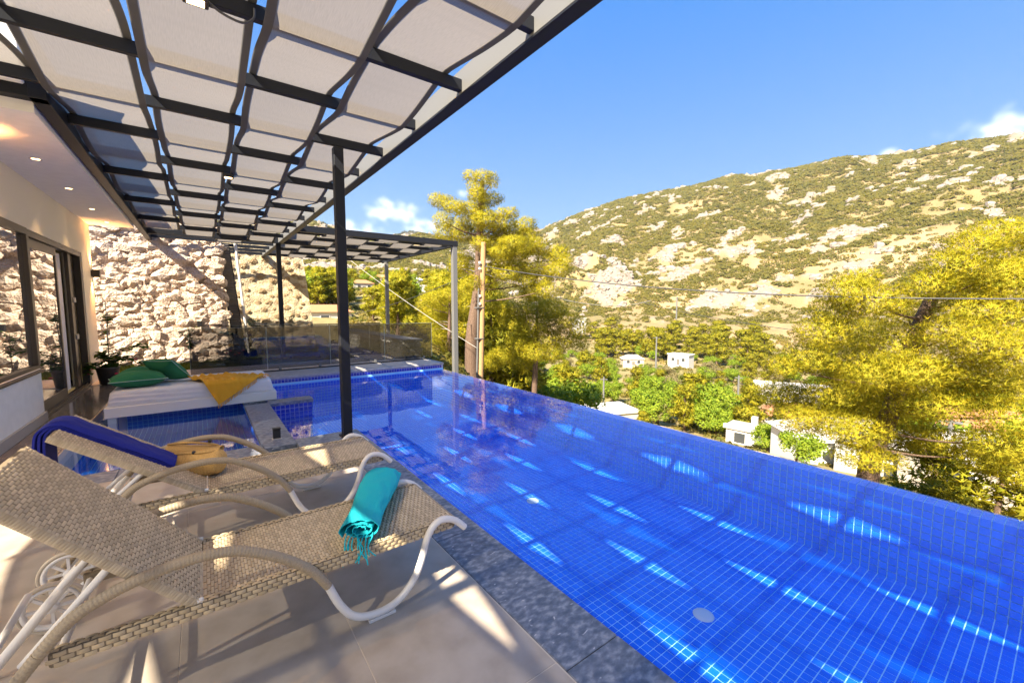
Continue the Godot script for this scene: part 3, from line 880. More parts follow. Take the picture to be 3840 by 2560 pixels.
func pergola() -> void:
	rng.seed = 5
	var t := thing("pergola", "dark steel pergola roofed with woven grey shade mesh strips over the terrace", "pergola")
	var beams := []
	# cross beams
	for k in range(-3, 19):
		var z := -0.37 - BAY * k
		var left := -4.25 if z > -5.2 else -0.93
		var right := 1.79 if z > -11.2 else 6.0
		var thick := 0.05
		if k == 14:
			thick = 0.09
		var b := B.new()
		b.bar(Vector3(left, 3.28, z), Vector3(right, 3.28, z), thick, 0.09 if k != 14 else 0.16, 0.004)
		obj(t, "cross_beam", b, M.anthracite_paint)
	var ob := B.new()
	ob.bar(Vector3(1.845, 3.315, 2.6), Vector3(1.845, 3.315, -17.3), 0.11, 0.19, 0.004)
	obj(t, "edge_beam", ob, M.grey_paint)
	ob = B.new()
	ob.bar(Vector3(1.845, 3.2125, 2.6), Vector3(1.845, 3.2125, -17.3), 0.112, 0.012)
	obj(t, "edge_flange", ob, M.anthracite_paint)
	ob = B.new()
	ob.bar(Vector3(-0.985, 3.29, -5.16), Vector3(-0.985, 3.29, -17.3), 0.11, 0.22, 0.004)
	obj(t, "house_beam", ob, M.anthracite_paint)
	ob = B.new()
	ob.bar(Vector3(-0.93, 3.29, -5.22), Vector3(-4.3, 3.29, -5.22), 0.11, 0.22, 0.004)
	obj(t, "house_beam", ob, M.anthracite_paint)
	ob = B.new()
	ob.bar(Vector3(1.90, 3.29, -10.92), Vector3(6.09, 3.29, -10.92), 0.11, 0.15, 0.004)
	obj(t, "edge_beam", ob, M.anthracite_paint)
	ob = B.new()
	ob.bar(Vector3(6.04, 3.29, -10.98), Vector3(6.04, 3.29, -17.0), 0.10, 0.15, 0.004)
	obj(t, "edge_beam", ob, M.anthracite_paint)
	# posts
	var posts := [[1.29, -4.96, 0.0, 3.22, 0.10], [1.29, 1.9, 0.0, 3.22, 0.10], [1.80, -13.3, -0.02, 3.21, 0.11], [6.0, -10.95, -6.4, 3.22, 0.14], [6.0, -16.5, -6.4, 3.22, 0.12], [-4.1, 1.9, -0.0, 3.22, 0.1], [-4.1, -4.2, 0.0, 3.22, 0.1]]
	for p in posts:
		var b := B.new()
		b.box(Vector3(0, (p[3] - p[2]) * 0.5, 0), Vector3(p[4], p[3] - p[2], p[4]), 0.005)
		var o := obj(t, "post", b, M.anthracite_paint if p[0] < 5.0 else M.grey_paint)
		o.position = Vector3(p[0], p[2], p[1])
		if p[2] > -1.0:
			boxed(o, "base_plate", Vector3(0, 0.006, 0), Vector3(p[4] + 0.05, 0.012, p[4] + 0.05), M.anthracite_paint, 0.002)
	# shade strips woven over and under the beams
	for i in range(-5, 10):
		var x0 := -0.935 + STRIP * i
		var zn := 2.45
		var zf := -13.95
		if i < 2:
			zf = -13.12
		if i < 0:
			zf = -5.08
		if i >= 4:
			zn = -11.02
			zf = -16.9
			x0 += 0.16
		var rows := int((zn - zf) / 0.0765)
		var hem := 0.052
		var pull := func(z: float) -> float: return 0.010 + 0.005 * pow(cos(PI * (-0.37 - z) / BAY), 2.0) + 0.003 * sin(z * 5.3 + i * 2.0)
		var node: MeshInstance3D
		for part in 3:
			var b := B.new()
			for lay in (1 if part == 0 else 2):
				var cols := 9 if part == 0 else 3
				var pts := PackedVector3Array()
				for r in rows + 1:
					var z := zn + (zf - zn) * r / rows
					var e: float = pull.call(z)
					var a := x0 + e
					var c := x0 + STRIP - e
					if part == 0:
						a += hem
						c -= hem
					elif part == 1:
						c = a + hem
					else:
						a = c - hem
					for j in cols:
						var u := float(j) / (cols - 1)
						var sag := 0.0
						if part == 0:
							sag = 0.010 * sin(PI * u) * sin(PI * (-0.37 - z) / BAY) * sin(PI * (-0.37 - z) / BAY)
						pts.append(Vector3(lerp(a, c, u), strip_height(i, z) - sag + 0.006 * lay, z))
				b.grid(pts, rows + 1, cols)
			if part == 0:
				node = obj(t, "shade_strip", b, M.shade_mesh)
			else:
				obj(node, "hem", b, M.shade_hem)
	# floodlight clipped under a beam with its cable
	var f := thing("floodlight", "small lit floodlight with looped cable under the pergola beam", "floodlight", Vector3(0.06, 3.185, -3.0))
	boxed(f, "housing", Vector3(0, 0, 0), Vector3(0.12, 0.05, 0.10), M.black_plastic, 0.006)
	boxed(f, "bracket", Vector3(0, 0.045, -0.06), Vector3(0.05, 0.06, 0.08), M.anthracite_paint)
	boxed(f, "lamp_lens", Vector3(0, -0.0265, 0.0), Vector3(0.08, 0.004, 0.06), M.lamp_warm)
	rod(f, "cable", smooth([Vector3(0.05, 0.02, -0.03), Vector3(0.12, -0.01, -0.05), Vector3(0.22, -0.02, -0.06), Vector3(0.28, 0.03, -0.07), Vector3(0.29, 0.1, -0.09)], 6), 0.007, M.cable, 6)
	var s := SpotLight3D.new()
	s.name = "floodlight_beam"
	s.position = Vector3(0.06, 3.14, -3.0)
	s.rotation_degrees.x = -90
	s.light_color = lin(1.0, 0.6, 0.25)
	s.light_energy = 0.4
	s.spot_angle = 60
	s.spot_range = 8
	s.spot_attenuation = 2
	s.light_size = 0.05
	s.shadow_enabled = true
	add_child(s)
	var f2 := thing("spot_lamp", "tiny lit spot lamp on a far pergola beam", "spot lamp", Vector3(0.37, 3.185, -6.72))
	boxed(f2, "housing", Vector3.ZERO, Vector3(0.12, 0.05, 0.10), M.black_plastic, 0.006)
	boxed(f2, "lamp_lens", Vector3(0, -0.0265, 0), Vector3(0.08, 0.004, 0.06), M.lamp_warm)

# ---------------------------------------------------------------- glass fences
func glass_fence(label: String, z: float, xs: Array, top: float) -> void:
	var t := thing("glass_fence", label, "glass fence", Vector3(0, 0, z), 0.0, "frameless glass fences")
	for k in xs.size() - 1:
		var w: float = xs[k + 1] - xs[k] - 0.014
		var x: float = (xs[k] + xs[k + 1]) * 0.5
		var o := boxed(t, "glass_panel", Vector3(x, top * 0.5 + 0.03, 0), Vector3(w, top - 0.06, 0.012), M.smoked_glass)
		for s in [-1.0, 1.0]:
			boxed(o, "polished_edge", Vector3(s * (w * 0.5 + 0.0022), 0, 0), Vector3(0.004, top - 0.06, 0.012), M.glass_edge)
		boxed(o, "top_edge", Vector3(0, (top - 0.06) * 0.5 + 0.0022, 0), Vector3(w, 0.004, 0.012), M.glass_edge)
		for s in [-0.32, 0.32]:
			boxed(t, "glass_clamp", Vector3(x + s * w, 0.05, 0), Vector3(0.06, 0.09, 0.035), M.grey_paint, 0.004)
	boxed(t, "floor_channel", Vector3((xs[0] + xs[xs.size() - 1]) * 0.5, 0.012, 0), Vector3(xs[xs.size() - 1] - xs[0], 0.02, 0.05), M.anthracite_paint, 0.002)

# ---------------------------------------------------------------- stone
func rock_mesh(sd: int, rough := 0.28, sub := 1) -> ArrayMesh:   # an angular boulder of about unit size
	var nz := FastNoiseLite.new()
	nz.seed = sd
	nz.frequency = 0.9
	nz.fractal_octaves = 3
	var rings := 7 if sub == 1 else 5
	var segs := 10 if sub == 1 else 7
	var pts := PackedVector3Array()
	for i in rings + 1:
		for j in segs + 1:
			var th := PI * i / rings
			var ph := TAU * (j % segs) / segs
			var d := Vector3(sin(th) * cos(ph), cos(th), sin(th) * sin(ph))
			var q := Vector3(signf(d.x) * pow(absf(d.x), 0.7), signf(d.y) * pow(absf(d.y), 0.7), signf(d.z) * pow(absf(d.z), 0.7))
			pts.append(q * (0.5 + rough * nz.get_noise_3dv(d * 1.6)))
	var b := B.new()
	for i in rings:
		for j in segs:
			var k := i * (segs + 1) + j
			var a := pts[k]
			var c := pts[k + 1]
			var d := pts[k + segs + 2]
			var e := pts[k + segs + 1]
			if i > 0:
				b.tri(a, c, d) if (c - a).cross(d - a).dot(a) > 0.0 else b.tri(a, d, c)
			if i < rings - 1:
				b.tri(a, d, e) if (d - a).cross(e - a).dot(a) > 0.0 else b.tri(a, e, d)
	return b.mesh()

func wall_sheet(t: Node3D, called: String, x0: float, x1: float, top: float, lean: float, rough: float, m: Material, sd: int, edge := 0.0) -> void:
	var nz := FastNoiseLite.new()
	nz.seed = sd
	nz.frequency = 1.6
	nz.fractal_octaves = 4
	var nx := int((x1 - x0) / 0.06)
	var ny := int(top / 0.06)
	var b := B.new()
	var pts := PackedVector3Array()
	for i in ny + 1:
		for j in nx + 1:
			var y := top * i / ny
			var x: float = x0 + (x1 - edge * y / top - x0) * j / nx
			var d := rough * nz.get_noise_2d(x * 1.3, y * 1.8) + rough * 0.35 * nz.get_noise_2d(x * 6.0 + 40.0, y * 7.0)
			pts.append(Vector3(x, y, -lean * y + d))
	b.grid(pts, ny + 1, nx + 1, true)
	# thickness: right flank, top and back
	for i in ny:
		var p := pts[i * (nx + 1) + nx]
		var q := pts[(i + 1) * (nx + 1) + nx]
		b.quad(p, Vector3(p.x, p.y, -lean * p.y - 0.55), Vector3(q.x, q.y, -lean * q.y - 0.55), q)
	for j in nx:
		var p := pts[ny * (nx + 1) + j]
		var q := pts[ny * (nx + 1) + j + 1]
		b.quad(p, q, Vector3(q.x, q.y, -lean * q.y - 0.55), Vector3(p.x, p.y, -lean * p.y - 0.55))
	b.quad(Vector3(x0, 0, -0.55), Vector3(x1, 0, -0.55), Vector3(x1 - edge, top, -lean * top - 0.55), Vector3(x0, top, -lean * top - 0.55))
	obj(t, called, b, m)

func garden_walls() -> void:
	rng.seed = 41
	var rocks := []
	for k in 8:
		rocks.append(rock_mesh(100 + k))
	var t := thing("rubble_wall", "tall rough rubble stone wall in raking sunlight behind the daybed", "stone wall", Vector3(0, -0.05, -13.85))
	wall_sheet(t, "mortar_bed", -4.2, 0.60, 3.75, 0.17, 0.10, M.rubble_stone, 7, 0.10)
	var placed := []
	var tries := 0
	while placed.size() < 298 and tries < 9000:
		tries += 1
		var x := rng.randf_range(-2.55, 0.50)
		var y := rng.randf_range(0.05, 3.6)
		var r := rng.randf_range(0.08, 0.19)
		var ok := true
		for q in placed:
			if Vector2(x - q[0], (y - q[1]) * 1.25).length() < (r + q[2]) * 0.66:
				ok = false
				break
		if not ok:
			continue
		placed.append([x, y, r])
		var o := put(t, "stone", rocks[rng.randi() % 8], M.rubble_stone)
		o.transform = Transform3D(Basis.from_euler(Vector3(rng.randf() * 6.0, rng.randf() * 6.0, rng.randf() * 6.0)), Vector3.ZERO)
		var flat := Basis.from_scale(Vector3(r * 2.5, r * 1.75, r * 1.5))
		o.transform = Transform3D(Basis(Vector3(0, 0, 1), rng.randf_range(-0.5, 0.3)) * flat * o.transform.basis, Vector3(x, y, -0.17 * y + rng.randf_range(-0.02, 0.07)))
	# second wall: pale mortar with scattered set stones
	var t2 := thing("mortared_wall", "pale mortared wall with scattered brown stones behind the pergola post", "stone wall", Vector3(0, -0.05, -17.0))
	wall_sheet(t2, "mortar_bed", 0.7, 3.42, 3.75, 0.10, 0.05, M.lime_mortar, 9, 0.32)
	placed = []
	tries = 0
	while placed.size() < 95 and tries < 4000:
		tries += 1
		var y := rng.randf_range(0.1, 3.6)
		var x := rng.randf_range(0.8, 3.32 - 0.085 * y)
		var r := rng.randf_range(0.05, 0.12)
		var ok := true
		for q in placed:
			if Vector2(x - q[0], y - q[1]).length() < (r + q[2]) * 1.3:
				ok = false
				break
		if not ok:
			continue
		placed.append([x, y, r])
		var o := put(t2, "stone", rocks[rng.randi() % 8], M.set_stone)
		o.transform = Transform3D(Basis.from_scale(Vector3(r * 2.1, r * 1.7, r * 0.62)) * Basis.from_euler(Vector3(rng.randf() * 6.0, rng.randf() * 6.0, 0)), Vector3(x, y, -0.10 * y + 0.012))
	# leaning louvre panel and white downpipe between the two walls
	var lp := thing("louvre_panel", "tall leaning panel of dark horizontal slats between the stone walls", "louvre panel", Vector3(0, -0.05, -14.25))
	for k in 50:
		var y := 0.05 + 0.065 * k
		boxed(lp, "slat", Vector3(0.86 - 0.083 * y, y, -0.05 * y), Vector3(0.235, 0.062, 0.022), M.slat_wood, 0.002, Basis(Vector3(1, 0, 0), 0.5))
	for s in [-1.0, 1.0]:
		var b := B.new()
		b.bar(Vector3(0.86 + s * 0.125, 0.0, -0.02), Vector3(0.86 + s * 0.125 - 0.083 * 3.3, 3.3, -0.185), 0.05, 0.03)
		obj(lp, "side_rail", b, M.anthracite_paint)
	var bb := B.new()
	bb.bar(Vector3(0.86, 0.0, -0.08), Vector3(0.86 - 0.083 * 3.3, 3.3, -0.245), 0.02, 0.24)
	obj(lp, "darkness_backing", bb, M.room_dark)  # dark sheet standing for the darkness behind the slats
	var dp := thing("downpipe", "slim white downpipe leaning beside the dark louvre panel", "downpipe", Vector3(0, -0.05, -14.15))
	rod(dp, "pipe", PackedVector3Array([Vector3(1.06, 0.02, 0), Vector3(0.86, 3.3, -0.1)]), 0.035, M.white_tube, 12)
	for y in [0.8, 2.2]:
		boxed(dp, "pipe_clip", Vector3(1.06 - 0.061 * y, y, -0.03 * y - 0.02), Vector3(0.09, 0.03, 0.08), M.grey_paint, 0.003)
	# low garden wall with slab cap
	var lw := thing("low_stone_wall", "low grey stone garden wall with slab cap behind the glass fence", "garden wall", Vector3(4.77, -0.02, -11.15))
	var cb := B.new()
	cb.box(Vector3(0, 0.25, -3.3), Vector3(0.42, 0.5, 6.6))
	obj(lw, "core", cb, M.grey_wall_stone)
	for k in 22:
		for j in 3:
			var o := put(lw, "stone", rocks[rng.randi() % 8], M.grey_wall_stone)
			o.transform = Transform3D(Basis.from_scale(Vector3(0.11, 0.19, 0.33)) * Basis.from_euler(Vector3(rng.randf() * 0.5, (rng.randi() % 4) * PI / 2, rng.randf() * 0.4)), Vector3(-0.20, 0.09 + 0.16 * j, -0.15 - 0.30 * k - 0.12 * (j % 2)))
	for j in 3:
		for k in 2:
			var o := put(lw, "stone", rocks[rng.randi() % 8], M.grey_wall_stone)
			o.transform = Transform3D(Basis.from_scale(Vector3(0.24, 0.18, 0.10)) * Basis.from_euler(Vector3(rng.randf() * 0.4, (rng.randi() % 4) * PI / 2, 0)), Vector3(-0.10 + 0.21 * k + 0.04 * (j % 2), 0.09 + 0.16 * j, 0.0))
	for k in 6:
		boxed(lw, "cap_slab", Vector3(0, 0.545, -0.5 - 1.09 * k), Vector3(0.56, 0.07, 1.08), M.slate_coping, 0.006)

# ---------------------------------------------------------------- loungers
func strand_mesh(length: float, width: float, bow: float) -> ArrayMesh:   # a flat strand that rises over the middle of its float; length along z
	var b := B.new()
	b.tinted = true
	var pts := PackedVector3Array()
	for i in 5:
		var u := i / 4.0
		for j in 4:
			var w := j / 3.0
			pts.append(Vector3((w - 0.5) * width, bow * sin(PI * u) * (0.55 + 0.45 * sin(PI * w)), (u - 0.5) * length))
	b.grid(pts, 5, 4, false)
	return b.mesh()

func weave_on(parent: Node3D, origin: Vector3, along: Vector3, across: Vector3, l: float, w: float, mesh: ArrayMesh, pitch: float, fl: float, called := "woven_strands") -> void:
	var xf := []
	var cc := []
	var up := across.cross(along).normalized()
	if up.y < -0.01:
		up = -up
	var bs := Basis(along.normalized(), up, along.normalized().cross(up))
	var n := int(l / pitch)
	for i in n:
		var off := fl * (0.5 if i % 2 == 0 else 0.0)
		var m := int(w / fl) + 1
		for j in m:
			var s := off + fl * j
			var cut := 1.0
			if s < fl * 0.3:
				s = fl * 0.25
				cut = 0.5
			elif s > w + fl * 0.1:
				continue
			elif s > w - fl * 0.3:
				s = w - fl * 0.25
				cut = 0.5
			xf.append(Transform3D(bs * Basis.from_scale(Vector3(1, 1, cut)), origin + along.normalized() * pitch * (i + 0.5) + across.normalized() * s))
			var t := rng.randf()
			cc.append(Color(0.42 + 0.18 * t, 0.335 + 0.145 * t, 0.22 + 0.10 * t))
	many(parent, called, mesh, M.wicker_strand, xf, cc)

func wrapped(pts: PackedVector3Array, r: float) -> B:   # a tube bound with flat cane: ribs along its run
	var fine := PackedVector3Array()
	var rad := PackedFloat32Array()
	var run := 0.0
	var step := 0.0028
	var pos := 0.0
	for i in pts.size() - 1:
		var seg := pts[i].distance_to(pts[i + 1])
		while pos <= run + seg:
			fine.append(pts[i].lerp(pts[i + 1], (pos - run) / seg))
			rad.append(r * (0.97 + 0.13 * sqrt(absf(sin(PI * pos / 0.0125)))))
			pos += step
		run += seg
	var b := B.new()
	b.tube(fine, rad, 10)
	return b

func lounger(label: String, at: Vector3, tilt: float) -> Node3D:
	rng.seed = 90 + int(-at.z * 10)
	var t := thing("sun_lounger", label, "sun lounger", at, 0.0, "wicker loungers on the deck")
	var arch := [[-0.475, 0.386], [-0.393, 0.474], [-0.31, 0.515], [-0.239, 0.537], [-0.15, 0.553], [-0.062, 0.559], [0.02, 0.551], [0.093, 0.529], [0.22, 0.452], [0.328, 0.355], [0.394, 0.256]]
	var rear := [[-0.76, 0.022], [-0.62, 0.20], [-0.53, 0.315], [-0.475, 0.386]]
	var front := [[0.394, 0.256], [0.438, 0.150], [0.495, 0.070], [0.57, 0.036], [0.66, 0.034], [0.735, 0.066], [0.80, 0.135], [0.842, 0.225], [0.868, 0.31], [0.905, 0.368], [0.96, 0.388], [1.03, 0.362], [1.09, 0.305]]
	for s in [-1.0, 1.0]:
		var z: float = s * 0.288
		var to3 := func(l: Array) -> Array: return l.map(func(q): return Vector3(q[0], q[1], z))
		obj(t, "armrest", wrapped(smooth(to3.call(arch), 10), 0.0185), M.wicker_wrap)
		rod(t, "front_leg", smooth(to3.call(front), 6), 0.0175, M.white_tube, 12)
		if s > 0:
			obj(t, "rear_leg", wrapped(smooth(to3.call(rear), 8), 0.0185), M.wicker_wrap)
		else:
			rod(t, "rear_leg", smooth(to3.call(rear), 6), 0.019, M.white_tube, 12)
		boxed(t, "foot_pad", Vector3(0.63, 0.008, z), Vector3(0.13, 0.016, 0.024), M.white_tube, 0.003)
		# woven side rail
		var rail := boxed(t, "side_rail", Vector3(0.29, 0.342, s * 0.256), Vector3(1.50, 0.052, 0.036), M.wicker_core, 0.006)
		var sm := strand_mesh(0.031, 0.0155, 0.005)
		for row in 3:
			var xf := []
			var cc := []
			for k in 42:
				var q := Transform3D(Basis(Vector3(0, 1, 0), Vector3(0, 0, s), Vector3(s, 0, 0)), Vector3(-0.74 + 0.036 * k + (0.018 if row % 2 == 0 else 0.0), -0.0175 + 0.0175 * row, s * 0.0185))
				if q.origin.x > 0.735:
					continue
				xf.append(q)
				var v := rng.randf()
				cc.append(Color(0.40 + 0.16 * v, 0.31 + 0.13 * v, 0.19 + 0.09 * v))
			many(rail, "woven_strands", sm, M.wicker_strand, xf, cc)
		var tx := []
		var tc := []
		for row in 2:
			for k in 42:
				var q := Transform3D(Basis(Vector3(0, 0, -1), Vector3(0, 1, 0), Vector3(1, 0, 0)), Vector3(-0.74 + 0.036 * k + (0.018 if row == 0 else 0.0), 0.0265, -0.0085 + 0.017 * row))
				if q.origin.x > 0.735:
					continue
				tx.append(q)
				var v := rng.randf()
				tc.append(Color(0.40 + 0.16 * v, 0.31 + 0.13 * v, 0.19 + 0.09 * v))
		many(rail, "top_strands", sm, M.wicker_strand, tx, tc)
		# back prop
		var bx := -0.065 - 0.34 * cos(tilt)
		var by := 0.35 + 0.34 * sin(tilt)
		rod(t, "back_prop", PackedVector3Array([Vector3(bx, by, s * 0.235), Vector3(bx - 0.23, 0.335, s * 0.235)]), 0.0125, M.white_tube, 8)
		boxed(t, "hinge", Vector3(-0.060, 0.372, s * 0.262), Vector3(0.024, 0.024, 0.014), M.rim_white, 0.004)
	# seat
	var seat := boxed(t, "seat", Vector3(0.495, 0.352, 0), Vector3(1.09, 0.022, 0.505), M.wicker_core, 0.008)
	var sm2 := strand_mesh(0.045, 0.0112, 0.0045)
	weave_on(seat, Vector3(-0.545, 0.0118, 0.272), Vector3(1, 0, 0), Vector3(0, 0, -1), 1.095, 0.544, sm2, 0.0122, 0.544 / 11.0)
	rod(seat, "front_roll", PackedVector3Array([Vector3(0.545, -0.006, -0.268), Vector3(0.545, -0.006, 0.268)]), 0.018, M.wicker_wrap, 10)
	for x in [0.15, 0.70]:
		rod(t, "cross_bar", PackedVector3Array([Vector3(x, 0.322, -0.25), Vector3(x, 0.322, 0.25)]), 0.0125, M.white_tube, 8)
	rod(t, "cross_bar", PackedVector3Array([Vector3(-0.44, 0.335, -0.25), Vector3(-0.44, 0.335, 0.25)]), 0.0125, M.white_tube, 8)
	rod(t, "cross_bar", PackedVector3Array([Vector3(-0.62, 0.335, -0.25), Vector3(-0.62, 0.335, 0.25)]), 0.0125, M.white_tube, 8)
	# backrest
	var dir := Vector3(-cos(tilt), sin(tilt), 0)
	var up := Vector3(sin(tilt), cos(tilt), 0)
	var bs := Basis(dir, up, dir.cross(up))
	var back := boxed(t, "backrest", Vector3(-0.065, 0.358, 0) + dir * 0.395, Vector3(0.79, 0.03, 0.53), M.wicker_core, 0.010, bs)
	weave_on(back, dir * -0.395 + up * 0.016 + Vector3(0, 0, 0.272), dir, Vector3(0, 0, -1), 0.79, 0.544, sm2, 0.0122, 0.544 / 11.0)
	for s in [-1.0, 1.0]:
		var xf := []
		var cc := []
		var sm3 := strand_mesh(0.034, 0.0098, 0.004)
		for k in 77:
			xf.append(Transform3D(Basis(dir, Vector3(0, 0, s), dir.cross(Vector3(0, 0, s))), dir * (-0.39 + 0.0102 * k) + Vector3(0, 0, s * 0.2665)))
			var v := rng.randf()
			cc.append(Color(0.36 + 0.14 * v, 0.29 + 0.12 * v, 0.20 + 0.09 * v))
		many(back, "edge_strands", sm3, M.wicker_strand, xf, cc)
	return t

func wheel(t: Node3D, at: Vector3) -> void:
	var r := 0.118
	var ty := B.new()
	var xf := Transform3D(Basis(Vector3(1, 0, 0), PI / 2), Vector3.ZERO)
	ty.lathe(PackedVector2Array([Vector2(r - 0.016, -0.012), Vector2(r - 0.004, -0.014), Vector2(r, -0.007), Vector2(r, 0.007), Vector2(r - 0.004, 0.014), Vector2(r - 0.016, 0.012), Vector2(r - 0.016, -0.012)]), 32, xf)
	var o := obj(t, "wheel", ty, M.beige_plastic)
	o.position = at
	var rm := B.new()
	rm.lathe(PackedVector2Array([Vector2(r - 0.034, -0.010), Vector2(r - 0.0165, -0.013), Vector2(r - 0.0165, 0.013), Vector2(r - 0.034, 0.010), Vector2(r - 0.034, -0.010)]), 32, xf)
	obj(o, "rim", rm, M.white_tube)
	for k in 8:
		var a := TAU * k / 8
		var b := B.new()
		b.bar(Vector3(cos(a), sin(a), 0) * 0.018, Vector3(cos(a), sin(a), 0) * (r - 0.03), 0.010, 0.012)
		obj(o, "spoke", b, M.white_tube)
	var h := B.new()
	h.lathe(PackedVector2Array([Vector2(0.0, 0.022), Vector2(0.018, 0.02), Vector2(0.022, 0.012), Vector2(0.022, -0.012), Vector2(0.018, -0.02), Vector2(0.0, -0.022)]), 14, xf)
	obj(o, "hub", h, M.white_tube)

# ---------------------------------------------------------------- soft goods
func sheet_thick(pts: PackedVector3Array, rows: int, cols: int, th: float) -> B:   # a cloth with thickness
	var b := B.new()
	b.grid(pts, rows, cols, false)
	var nn := b.n.duplicate()
	var low := PackedVector3Array()
	for i in pts.size():
		low.append(pts[i] - nn[i] * th)
	b.grid(low, rows, cols, true)
	for i in rows - 1:
		for j in [0, cols - 1]:
			b.quad(pts[i * cols + j], pts[(i + 1) * cols + j], low[(i + 1) * cols + j], low[i * cols + j])
	for j in cols - 1:
		for i in [0, rows - 1]:
			b.quad(pts[i * cols + j], pts[i * cols + j + 1], low[i * cols + j + 1], low[i * cols + j])
	return b

func towels() -> void:
	rng.seed = 19
	# turquoise towel rolled flat across the front lounger
	var t := thing("turquoise_towel", "folded turquoise cotton towel with tasselled end lying on the front lounger", "towel", Vector3(0.715, 0.37, -2.25), -atan2(0.33, 0.60))
	var nz := FastNoiseLite.new()
	nz.seed = 3
	nz.frequency = 3.0
	var turns := 2.6
	var ns := 90
	var nl := 26
	var b := B.new()
	var pts := PackedVector3Array()
	for i in nl:
		var u := i / (nl - 1.0)
		var l := (u - 0.5) * 0.66
		var fat := 1.0 - 0.22 * u + 0.05 * sin(u * 7.0)
		for j in ns:
			var a := turns * TAU * j / (ns - 1.0)
			var k := 0.22 + 0.78 * j / (ns - 1.0)
			var q := nz.get_noise_2d(l * 2.0, a * 0.6) * 0.010
			var y := (0.054 * k) * sin(a) * (0.9 + 0.3 * (1.0 - u)) + 0.058
			if y < 0.004:
				y = 0.004
			pts.append(Vector3((0.120 * k * fat) * cos(a) + q, y + q * (1.0 if y > 0.01 else 0.0) + 0.012 * u, l))
	b = sheet_thick(pts, nl, ns, 0.0035)
	obj(t, "cloth", b, M.turquoise_cotton)
	for k in 13:
		var x := -0.075 + 0.011 * k + rng.randf_range(-0.004, 0.004)
		var y0 := 0.02 + 0.03 * absf(sin(k * 1.7))
		var len := rng.randf_range(0.02, 0.075)
		var p := [Vector3(x, y0, 0.325), Vector3(x + rng.randf_range(-0.01, 0.01), y0 * 0.7 + 0.004, 0.35), Vector3(x + rng.randf_range(-0.015, 0.02), 0.012 - len * 0.3, 0.375), Vector3(x + rng.randf_range(-0.02, 0.03), -len, 0.380 + rng.randf_range(0.0, 0.01))]
		rod(t, "tassel", smooth(p, 5), 0.003, M.turquoise_cotton, 5)
	# navy towel over the back of the second lounger
	var tilt := deg_to_rad(36.0)
	var dir := Vector3(-cos(tilt), sin(tilt), 0)
	var up := Vector3(sin(tilt), cos(tilt), 0)
	var base := Vector3(-0.035, 0.358, -3.375)
	var n := thing("navy_towel", "folded navy blue towel hung over the second lounger's backrest", "towel", base + dir * 0.30 + up * 0.02)
	var org := dir * 0.30 + up * 0.02
	for lay in 3:
		var path := []
		var lift := 0.006 + 0.016 * lay
		for k in 9:
			path.append(dir * lerpf(0.20 + 0.006 * lay, 0.77, k / 8.0) + up * (0.020 + lift))
		path.append(dir * (0.80 + lift * 0.5) + up * (0.012 + lift * 0.7))
		path.append(dir * (0.806 + lift) + up * -0.006)
		path.append(dir * (0.80 + lift) + up * -0.03 + Vector3(-0.012, -0.012, 0))
		path.append(dir * (0.80 + lift) + up * -0.03 + Vector3(-0.02, -0.12, 0))
		path.append(dir * (0.80 + lift) + up * -0.03 + Vector3(-0.022, -0.26 - 0.02 * lay, 0))
		var sp := smooth(path, 4)
		var ps := PackedVector3Array()
		for i in sp.size():
			for j in 13:
				var w := (j / 12.0 - 0.5)
				var edge: float = -0.010 * pow(absf(w) * 2.0, 6.0) * lay
				var wob := nz.get_noise_2d(i * 0.05, w * 1.6 + lay * 3.0) * 0.006
				ps.append(sp[i] - org + up * (edge + wob) + Vector3(0, 0, w * (0.225 - 0.004 * lay) + 0.02 * (i / float(sp.size())) - 0.01))
		obj(n, "folded_layer", sheet_thick(ps, sp.size(), 13, 0.011), M.navy_terry)

